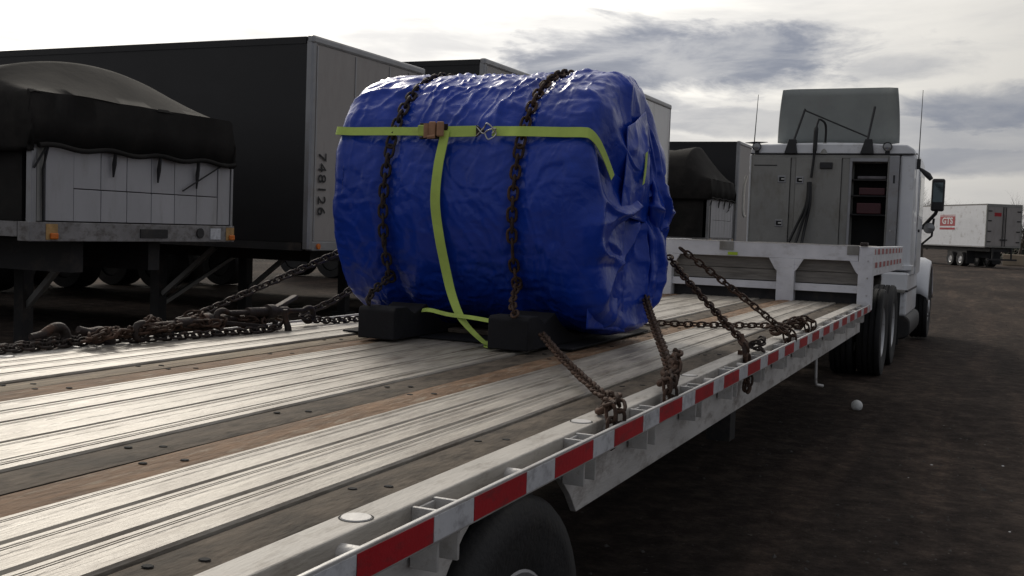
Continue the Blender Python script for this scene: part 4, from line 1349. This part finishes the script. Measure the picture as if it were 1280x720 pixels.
# ------------------------------------------------------------------ box vans parked in a row, noses towards the flatbed
def box_van(label, xn, y0, y1, ztop, length=13.0, zb=1.22, digits=None, ribs=(), white_side=False, nose='van_white', grp='box vans parked in a row'):
    v = thing('box_van_trailer', label, 'trailer', (xn - 1, (y0 + y1) / 2, 0), grp)
    side = 'van_white' if white_side else 'van_black'
    xb = xn - length
    body = MB().box(xb, xn - .06, y0 + .012, y1 - .012, zb + .12, ztop - .05).build('body', side, v)
    MB().box(xb, xn - .09, y0, y0 + .011, zb + .10, ztop - .10).build('side_panel', side, v)
    MB().box(xb, xn - .09, y1 - .011, y1, zb + .10, ztop - .10).build('side_panel', side, v)
    # nose: corner posts and panel
    MB().box(xn - .085, xn - .012, y0 + .055, y1 - .055, zb + .12, ztop - .06).build('nose_panel', nose, v)
    for yy_, sgn in ((y0, 1), (y1, -1)):
        poly = [(xn - .09, yy_), (xn - .03, yy_), (xn - .008, yy_ + sgn * .02), (xn, yy_ + sgn * .06), (xn - .09, yy_ + sgn * .06)]
        MB().prism(poly, 2, zb + .02, ztop - .07).build('corner_post', 'van_trim', v)
    for yy_ in ribs:
        MB().box(xn - .011, xn - .004, y0 + yy_ - .012, y0 + yy_ + .012, zb + .12, ztop - .12).build('panel_seam', 'van_trim', v)
    MB().box(xb, xn - .10, y0 - .008, y0 + .03, ztop - .10, ztop - .02).build('top_rail', side, v)
    MB().box(xb, xn - .10, y1 - .03, y1 + .008, ztop - .10, ztop - .02).build('top_rail', side, v)
    MB().box(xn - .10, xn + .004, y0 - .002, y1 + .002, ztop - .105, ztop).build('nose_cap', 'van_trim', v, bevel=.03)
    MB().box(xb, xn - .10, y0 + .03, y1 - .03, ztop - .05, ztop - .015).build('roof', 'van_trim', v)
    MB().box(xn - .10, xn + .003, y0 + .062, y1 - .062, zb, zb + .115).build('bottom_rail', 'van_trim', v, bevel=.01)
    MB().box(xb, xn - .11, y0 + .002, y0 + .05, zb, zb + .095).build('bottom_rail', 'frame_black', v)
    for yy_ in (y0 + .18, y1 - .18):
        MB().cyl((xn + .004, yy_, zb + .055), (xn + .022, yy_, zb + .055), .035, n=12).build('marker_lamp', 'amber', v)
    for yy_ in (y0 + .45, y1 - .45):
        lg = MB().box(xn - 2.75, xn - 2.6, yy_ - .075, yy_ + .075, .10, zb).build('landing_leg', 'frame_black', v, bevel=.006)
        MB().box(xn - 2.82, xn - 2.53, yy_ - .14, yy_ + .14, .02, .10).build('foot', 'frame_black', lg)
        MB().bar((xn - 2.6, yy_, .55), (xn - 1.75, yy_, zb - .02), .06, .06).build('brace', 'cabinet', lg)
    MB().bar((xn - 2.67, y0 + .5, .4), (xn - 2.67, y1 - .5, zb - .1), .05, .05).build('cross_brace', 'cabinet', v)
    MB().box(xb, xn - .5, y0 + .75, y1 - .75, zb - .16, zb - .002).build('frame', 'frame_black', v)
    for wx in (2.4, 1.15):
        for yy_, s in ((y0, -1), (y1, 1)):
            mb = MB().lathe([(0, .3), (0, .49), (.05, .505), (.5, .505), (.55, .49), (.55, .3), (0.02, .28), (0.05, .001)], (xb + wx, yy_ + (0 if s < 0 else -.55), .5), 1, 28)
            mb.build('wheel', 'rubber', v, smooth=40)
    if digits:
        Mt = Matrix.Translation((xn + .003, y0 + digits[1], digits[2])) @ Matrix(((0, 0, 1), (1, 0, 0), (0, 1, 0))).to_4x4() @ Matrix.Rotation(-math.pi / 2, 4, 'Z')
        text_mesh(digits[0], digits[3], Mt, 'painted_number', 'ink', v, .002, .0, 1.15)
    return v


box_van('black sided box van with a grey nose and a painted number, beside the tarped flatbed', -5.12, 10.60, 13.30, 3.75, digits=('748126', .23, 2.02, .225), ribs=(.10, .93, 1.75, 2.25))
box_van('black sided box van with a grey nose, standing right behind the blue tarped coil', -4.84, 14.61, 17.20, 4.10, ribs=(.09, .85, 1.7))
box_van('pale box van with a plain white nose whose edge shows past the blue tarp', -3.70, 18.05, 20.72, 4.10, ribs=(), nose='panel_white')
box_van('black sided box van partly hidden by the white tractor', -4.11, 28.8, 31.4, 4.10, ribs=(.1,))


# ------------------------------------------------------------------ tarped flatbeds in the same row
def tarped_flatbed(label, xn, y0, y1, shoulder, crown, hem, zdeck, seed, cols=8, length=13.0, hump=1.0):
    v = thing('tarped_flatbed', label, 'trailer', (xn - 1, (y0 + y1) / 2, 0), 'tarped flatbeds parked in a row')
    W = y1 - y0
    # nose bulkhead: big panel then a grid of small panels
    MB().box(xn - .06, xn - .035, y0 + .02, y1 - .02, zdeck, shoulder - .1).build('bulkhead', 'frame_black', v)
    MB().box(xn - .05, xn + .012, y0, y0 + .05, zdeck - .08, hem + .10).build('corner_post', 'van_trim', v, bevel=.004)
    MB().box(xn - .05, xn + .010, y0 + .056, y0 + .125, zdeck, hem + .10).build('corner_post', 'cabinet', v, bevel=.004)
    MB().box(xn - .05, xn + .012, y1 - .03, y1, zdeck - .02, hem + .10).build('corner_post', 'van_trim', v, bevel=.004)
    a = y0 + .15
    edges = [a, a + .30]
    n_ = cols - 2
    for k in range(1, n_ + 1):
        edges.append(a + .30 + (W - .15 - .30 - .22) * k / n_)
    edges.append(y1 - .035)
    zm = zdeck + .45 * (hem - zdeck)
    for k in range(len(edges) - 1):
        e0, e1 = edges[k] + .004, edges[k + 1] - .004
        if k in (0, len(edges) - 2):
            MB().box(xn - .034, xn, e0, e1, zdeck + .005, hem + .08).build('bulkhead_panel', 'bulkhead', v, bevel=.004)
        else:
            MB().box(xn - .034, xn - .008, e0, e1, zm + .005, hem + .08).build('bulkhead_panel', 'bulkhead', v, bevel=.004)
            MB().box(xn - .034, xn - .004, e0, e1, zdeck + .005, zm - .003).build('bulkhead_panel', 'bulkhead', v, bevel=.004)
    # front frame beam with lamps
    fb = MB().box(xn - .12, xn + .02, y0 - .02, y1 + .02, zdeck - .165, zdeck - .005).build('front_beam', 'grimy', v, bevel=.006)
    for yy_ in (y0 + .21, y1 - .04):
        MB().box(xn + .0205, xn + .026, yy_ - .07, yy_ + .05, zdeck - .15, zdeck - .02).build('lamp_plate', 'amber_pale', fb)
        MB().box(xn + .027, xn + .045, yy_ - .035, yy_ + .045, zdeck - .145, zdeck - .095).build('marker_lamp', 'amber', fb, bevel=.008)
    MB().cyl((xn + .02, y0 + W * .80, zdeck - .08), (xn + .035, y0 + W * .80, zdeck - .08), .05, n=14).build('hose_coupling', 'frame_black', fb)
    MB().box(xn + .0205, xn + .03, y0 + W * .86, y0 + W * .92, zdeck - .14, zdeck - .03).build('plate', 'tape_white', fb)
    MB().box(xn + .0205, xn + .03, y0 + W * .48, y0 + W * .62, zdeck - .13, zdeck - .05).build('plate', 'frame_black', fb)
    for yy_, s in ((y0 - .02, 1), (y1 + .02, -1)):
        q = sorted((yy_, yy_ + s * .05))
        sr = MB().box(xn - length, xn - .125, q[0], q[1], zdeck - .13, zdeck - .006).build('side_rail', 'grimy', v)
        q = sorted((yy_ - s * .004, yy_ - s * .001))
        for k in range(14):
            MB().box(xn - .40 - k * .457 - .279, xn - .40 - k * .457, q[0], q[1], zdeck - .11, zdeck - .06).build('reflective_tape', 'tape_red', sr)
        q = sorted((yy_ + s * .06, yy_ + s * .09))
        MB().box(xn - length, xn - .14, q[0], q[1], zdeck, shoulder - .12).build('side_boards', 'tarp_black', v)
    MB().box(xn - length, xn - .13, y0 + .03, y1 - .03, zdeck - .07, zdeck - .008).build('deck', 'frame_black', v)
    for yy_ in (y0 + .7, y1 - .85):
        MB().box(xn - length, xn - .3, yy_, yy_ + .15, zdeck - .45, zdeck - .168).build('main_beam', 'frame_black', v)
    for yy_ in (y0 + .42, y1 - .42):
        lg = MB().box(xn - 2.5, xn - 2.36, yy_ - .07, yy_ + .07, .10, zdeck - .1).build('landing_leg', 'frame_black', v, bevel=.006)
        MB().box(xn - 2.6, xn - 2.27, yy_ - .13, yy_ + .13, .02, .10).build('foot', 'cabinet', lg)
        MB().bar((xn - 2.38, yy_, .55), (xn - 1.6, yy_, zdeck - .2), .06, .06).build('brace', 'cabinet', lg)
    for wx in (2.4, 1.15):
        for yy_, s in ((y0, -1), (y1, 1)):
            MB().lathe([(0, .3), (0, .49), (.05, .505), (.5, .505), (.55, .49), (.55, .3), (.02, .28), (.05, .001)], (xn - length + wx, yy_ + (0 if s < 0 else -.55), .5), 1, 28).build('wheel', 'rubber', v, smooth=40)
    # tarp
    sx = [.07, .10, .06, .02, -.12, -.35, -.585, -.62, -.66, -.9, -1.2, -1.6, -1.9, -2.2, -2.6, -3.0, -4.0, -5.0, -6.2, -7.5, -9, -11, -length - .1]
    P = []
    NV = 64
    for i, dx in enumerate(sx):
        row = []
        for k in range(NV):
            t_ = k / (NV - 1)
            # across: hem left -> shoulder -> arch -> shoulder -> hem right
            y = y0 - .03 + (W - .02) * np.clip((t_ - .18) / .64, 0, 1)
            back = np.clip(-dx / .62, 0, 1)
            arch = math.sin(math.pi * np.clip((t_ - .18) / .64, 0, 1))
            zt = shoulder + (crown - shoulder) * hump * back * arch ** .45
            sag = .05 * (math.cos((dx + .62) * 2 * math.pi / 1.3) - 1) * arch if dx < -.65 else 0
            zt += sag * (.6 + .4 * arch)
            if t_ < .18:
                zz = hem - .05 + (shoulder - hem + .05) * (t_ / .18); y -= .03 * math.sin(math.pi * t_ / .18)
            elif t_ > .82:
                zz = hem - .05 + (shoulder - hem + .05) * ((1 - t_) / .18); y += .03 * math.sin(math.pi * (1 - t_) / .18)
            else:
                zz = zt
            n3 = np.array([dx * 1.6, y * 1.6, seed + zz * 1.5])
            zz += .022 * float(noise(n3, seed)) * (1 if .2 < t_ < .8 else .4)
            row.append((xn + dx, y, zz))
        if i < 3:                                    # front drop: hangs below the shoulder
            f_ = (0, .5, 1)[i]
            row = [(xn + .025 + .03 * math.sin(math.pi * f_) + .02 * float(noise(np.array([q[1] * 3.2, f_ * 2, seed]), seed + 2)), q[1],
                    (hem + .015 * math.sin((q[1] - y0) / W * 2 * math.pi * 4) + (shoulder - hem) * f_ if f_ < 1 else shoulder) if q[2] > hem - .02 + (shoulder - hem) * f_ - .0 else q[2]) for q in row]
        P.append(row)
    tp_ = MB().grid(P).build('tarp', 'tarp_black', v, smooth=60, fix=False)
    so = tp_.modifiers.new('thickness', 'SOLIDIFY'); so.thickness = .012
    # hem roll and rubber straps
    pts = [(xn + .055, y0 + .03 + (W - .06) * t_, hem + .015 * math.sin(t_ * 2 * math.pi * 4) - .008) for t_ in np.linspace(0, 1, 34)]
    MB().tube(pts, .022, 8).build('hem_roll', 'tarp_black', v, smooth=60)
    for yy_, ll in ((y0 + W * .345, .22), (y0 + W * .565, .24), (y0 + W * .775, .27)):
        MB().tube([(xn + .05, yy_, hem), (xn + .025, yy_ + .01, hem - ll * .5), (xn + .02, yy_ + .005, hem - ll)], [.014, .02, .008], 6).build('rubber_strap', 'rubber', v)
    MB().tube([(xn + .05, y0 + W * .93, hem + .0), (xn + .02, y0 + W * .70, hem - .30)], .008, 5).build('rope', 'rubber', v)
    MB().tube([(xn + .05, y0 + .14, hem + .02), (xn + .025, y0 + .10, hem - .2), (xn + .025, y0 + .11, zdeck - .0)], .010, 5).build('rope', 'rubber', v)
    MB().tube([(xn + .05, y0 + .12, hem + .0), (xn + .025, y0 + .01, hem - .19)], .010, 5).build('rope', 'rubber', v)
    return v


tarped_flatbed('flatbed with a black humped tarp over a white panelled bulkhead, beside the numbered box van', -4.85, 6.34, 8.85, 2.55, 2.94, 2.12, 1.50, 5)
tarped_flatbed('flatbed with a rounded black tarp, seen between the pale box van and the tractor', -4.0, 25.25, 27.85, 2.90, 3.75, 2.45, 1.50, 9, hump=1.0)

# ------------------------------------------------------------------ distant box trailer with doors and logo
ft = thing('box_trailer', 'distant white box trailer with a red logo and closed rear doors', 'trailer', (0, 0, 0), worldspace=False)
D = 72.0


def pix(x, y, depth):
    return CAM_P + (fw + rt * (x - 640) / 1345.2 - up * (y - 360) / 1345.2) * depth


base_p = pix(1231, 306, D)
ft.location = (base_p.x, base_p.y, 0)
view = Vector((base_p.x - CAM_P.x, base_p.y - CAM_P.y, 0)).normalized()
lat = Vector((view.y, -view.x, 0))
phi = R(31)
sdir = (-lat * math.sin(phi) + view * math.cos(phi))      # along the side, away
ddir = (lat * math.cos(phi) + view * math.sin(phi))       # across the doors
ft.rotation_euler = (0, 0, math.atan2(sdir.y, sdir.x))
# local: +x along side, door width runs along local y (sign from ddir)
ysg = 1 if Vector((-sdir.y, sdir.x, 0)).dot(ddir) > 0 else -1
Z0, Z1 = 1.38, 4.28
WD = 2.55


def YR(a, b_):
    return tuple(sorted((ysg * a, ysg * b_)))


MB().box(.05, 14.0, *YR(.012, WD - .012), Z0, Z1 - .03).build('body', 'van_white', ft)
MB().box(.05, 14.0, *YR(0, .011), Z0 + .06, Z1 - .1).build('side_panel', 'cab_white', ft)
MB().box(.05, 14.0, *YR(-.01, WD + .01), Z1 - .03, Z1).build('roof', 'van_trim', ft)
MB().box(.0, 14.0, *YR(-.012, .05), Z0 - .02, Z0 + .058).build('bottom_rail', 'van_trim', ft)
fr_ = MB()
fr_.box(-.02, .05, *YR(0, .10), Z0, Z1).box(-.02, .05, *YR(WD - .10, WD), Z0, Z1).box(-.021, .049, *YR(.1, WD - .1), Z1 - .2, Z1 - .002).box(-.021, .049, *YR(.1, WD - .1), Z0, Z0 + .1)
fr_.build('door_frame', 'cabinet', ft)
for a, b_ in ((.11, WD / 2 - .02), (WD / 2 + .02, WD - .11)):
    dd_ = MB().box(-.03, .03, *YR(a, b_), Z0 + .11, Z1 - .21).build('door', 'van_white', ft)
    e = WD / 2 - .1 if a < 1 else WD / 2 + .1
    MB().cyl((-.06, ysg * e, Z0 + .08), (-.06, ysg * e, Z1 - .2), .025, n=8).build('lock_rod', 'frame_black', dd_)
    h0 = a if a < 1 else b_ - .26
    for zz in (1.75, 2.45, 3.15, 3.8):
        MB().box(-.055, -.031, *YR(h0, h0 + .26), zz - .035, zz + .035).build('hinge', 'frame_black', dd_)
    MB().box(-.09, -.04, *YR(e - .16, e + .16), 1.86, 1.93).build('door_handle', 'frame_black', dd_)
MB().box(.2, 13.9, *YR(.5, WD - .5), Z0 - .3, Z0 - .021).build('frame', 'frame_black', ft)
MB().box(-.02, .08, *YR(.2, WD - .2), .5, .62).build('bumper', 'frame_black', ft)
for yy_ in (.6, WD - .6):
    MB().box(-.0, .06, *YR(yy_ - .05, yy_ + .05), .62, Z0).build('bumper_bracket', 'frame_black', ft)
for wx in (3.0, 4.3):
    for yy_ in (.0, WD - .55):
        mb = MB().lathe([(0, .27), (0, .47), (.05, .49), (.5, .49), (.55, .47), (.55, .27)], (wx, ysg * yy_ if ysg > 0 else -yy_ - .55, .49), 1, 24)
        wh_ = mb.build('wheel', 'rubber', ft, smooth=40)
        q0 = ysg * yy_ if ysg > 0 else -yy_
        MB().lathe([(0.02, .27), (.06, .2), (.04, .1), (.04, .001)] if ysg > 0 else [(-.02, .27), (-.06, .2), (-.04, .1), (-.04, .001)], (wx, q0, .49), 1, 20).build('rim', 'rim_white', wh_, smooth=40)
# landing gear far forward, mud flaps
for yy_ in (.02, WD - .62):
    MB().box(2.2, 2.22, *YR(yy_, yy_ + .6), .2, 1.1).build('mud_flap', 'rubber', ft)
MB().box(2.3, 5.2, *YR(.3, WD - .3), .62, Z0 - .31).build('bogie', 'frame_black', ft)
# logo on the side: local x runs to the left in the picture
lx, lz = 4.9, 3.12
MB().box(lx - 1.02, lx + 1.02, *YR(-.006, -.002), lz - .34, lz + .34).build('logo_panel', 'logo_red', ft)
Mt = Matrix.Translation((lx, ysg * -.009, lz)) @ Matrix(((ysg, 0, 0), (0, 0, -ysg), (0, 1, 0))).to_4x4()
# viewed from the side's outer face: text x axis must run towards -x local
text_mesh('GTS', .62, Mt, 'logo_lettering', 'logo_white', ft, .002, .022, 1.05, (1.25, 1.0))
MB().box(lx - 1.02, lx + 1.02, *YR(-.006, -.002), lz + .40, lz + .44).build('logo_line', 'logo_red', ft)
MB().box(lx - 1.02, lx + 1.02, *YR(-.006, -.002), lz - .60, lz - .46).build('logo_line', 'tape_red', ft)
MB().box(-.034, -.031, *YR(.55, 1.05), 3.45, 3.70).build('door_logo', 'tape_red', ft)


# ------------------------------------------------------------------ bare trees and hedge far off
def bare_tree_mesh(seed, h):
    rnd = random.Random(seed)
    tr_, br = MB(), MB()

    def grow(mb, p, d, L_, r_, lvl):
        n = 4
        pts = [p]; dd = d.copy()
        for k in range(n):
            dd = (dd + Vector((rnd.uniform(-.16, .16), rnd.uniform(-.16, .16), rnd.uniform(-.03, .12)))).normalized()
            pts.append(pts[-1] + dd * L_ / n)
        mb.tube(pts, [r_ * (1 - .5 * i / n) for i in range(n + 1)], 5 if lvl < 2 else 3, False)
        if lvl >= 4:
            return
        for k in range(5 if lvl < 3 else 4):
            i = rnd.randint(1 if lvl else 2, n)
            a = rnd.uniform(0, 2 * math.pi)
            x, y, z = basis(dd)
            spread = rnd.uniform(.5, .95)
            nd = (dd + (x * math.cos(a) + y * math.sin(a)) * spread + Vector((0, 0, .2))).normalized()
            grow(br, pts[i], nd, L_ * rnd.uniform(.5, .75), r_ * (1 - .5 * i / n) * .6, lvl + 1)
    grow(tr_, Vector((0, 0, -.2)), Vector((0, 0, 1)), h * .45, h * .022, 0)
    a_ = tr_.mesh('trunk', 180); b_ = br.mesh('crown', 180)
    a_.materials.append(MATS['bark']); b_.materials.append(MATS['bark'])
    return a_, b_


TM = [bare_tree_mesh(100 + i, 10) for i in range(4)]


def tree(x, y, s, k, label, grp):
    r_ = thing('bare_tree', label, 'tree', (x, y, 0), grp, worldspace=False)
    r_.rotation_euler = (0, 0, random.uniform(0, 6.28)); r_.scale = (s, s, s)
    place('trunk', TM[k][0], r_); place('crown', TM[k][1], r_)


p = pix(1152, 300, 95); tree(p.x, p.y, .78, 0, 'bare winter tree rising above the distant box trailer beside the tractor', None)
p = pix(1274, 300, 84); tree(p.x, p.y, .70, 1, 'bare winter tree beside the rear doors of the distant box trailer', None)
for i in range(46):
    px0 = 1130 + 170 * i / 46 + random.uniform(-4, 4)
    if i >= 30:
        px0 = -200 + 1330 * (i - 30) / 16
    dpt = random.uniform(230, 330)
    p = pix(px0, 300, dpt)
    tree(p.x, p.y, random.uniform(1.0, 1.5), i % 4, 'bare winter tree in the far tree line on the horizon', 'far tree line')
hb = MB()
p = pix(1300, 300, 92)
for i in range(900):
    q = Vector((random.gauss(0, 2.6), random.gauss(0, 1.4), abs(random.gauss(1.3, .9))))
    c_ = Vector((p.x, p.y, 0)) + q
    d_ = Vector((random.gauss(0, 1), random.gauss(0, 1), random.gauss(0, 1))).normalized() * .22
    e_ = d_.orthogonal().normalized() * .16
    hb.add([c_ - d_, c_ + e_, c_ + d_, c_ - e_], [(0, 1, 2, 3)])
hg = thing('shrub', 'dense dark shrub beside the distant box trailer', 'shrub', (p.x, p.y, 0))
hb.build('foliage', 'hedge', hg, fix=False)
MB().tube([(p.x, p.y, 0), (p.x + .1, p.y, 1.2), (p.x + .3, p.y, 2.2)], [.14, .1, .05], 7).build('stem', 'bark', hg)
p = pix(1282, 320, 82)
bw = MB().box(-1.6, 1.6, -.3, .3, 0, .85, Matrix.Translation((p.x, p.y, 0)) @ Matrix.Rotation(-YAW, 4, 'Z')).build('concrete_block', 'concrete_pale', bevel=.05)
tag(bw, 'pale tan concrete block on the ground beyond the distant box trailer', 'block')

for o in bpy.data.objects:
    if '_w' in o:
        del o['_w']
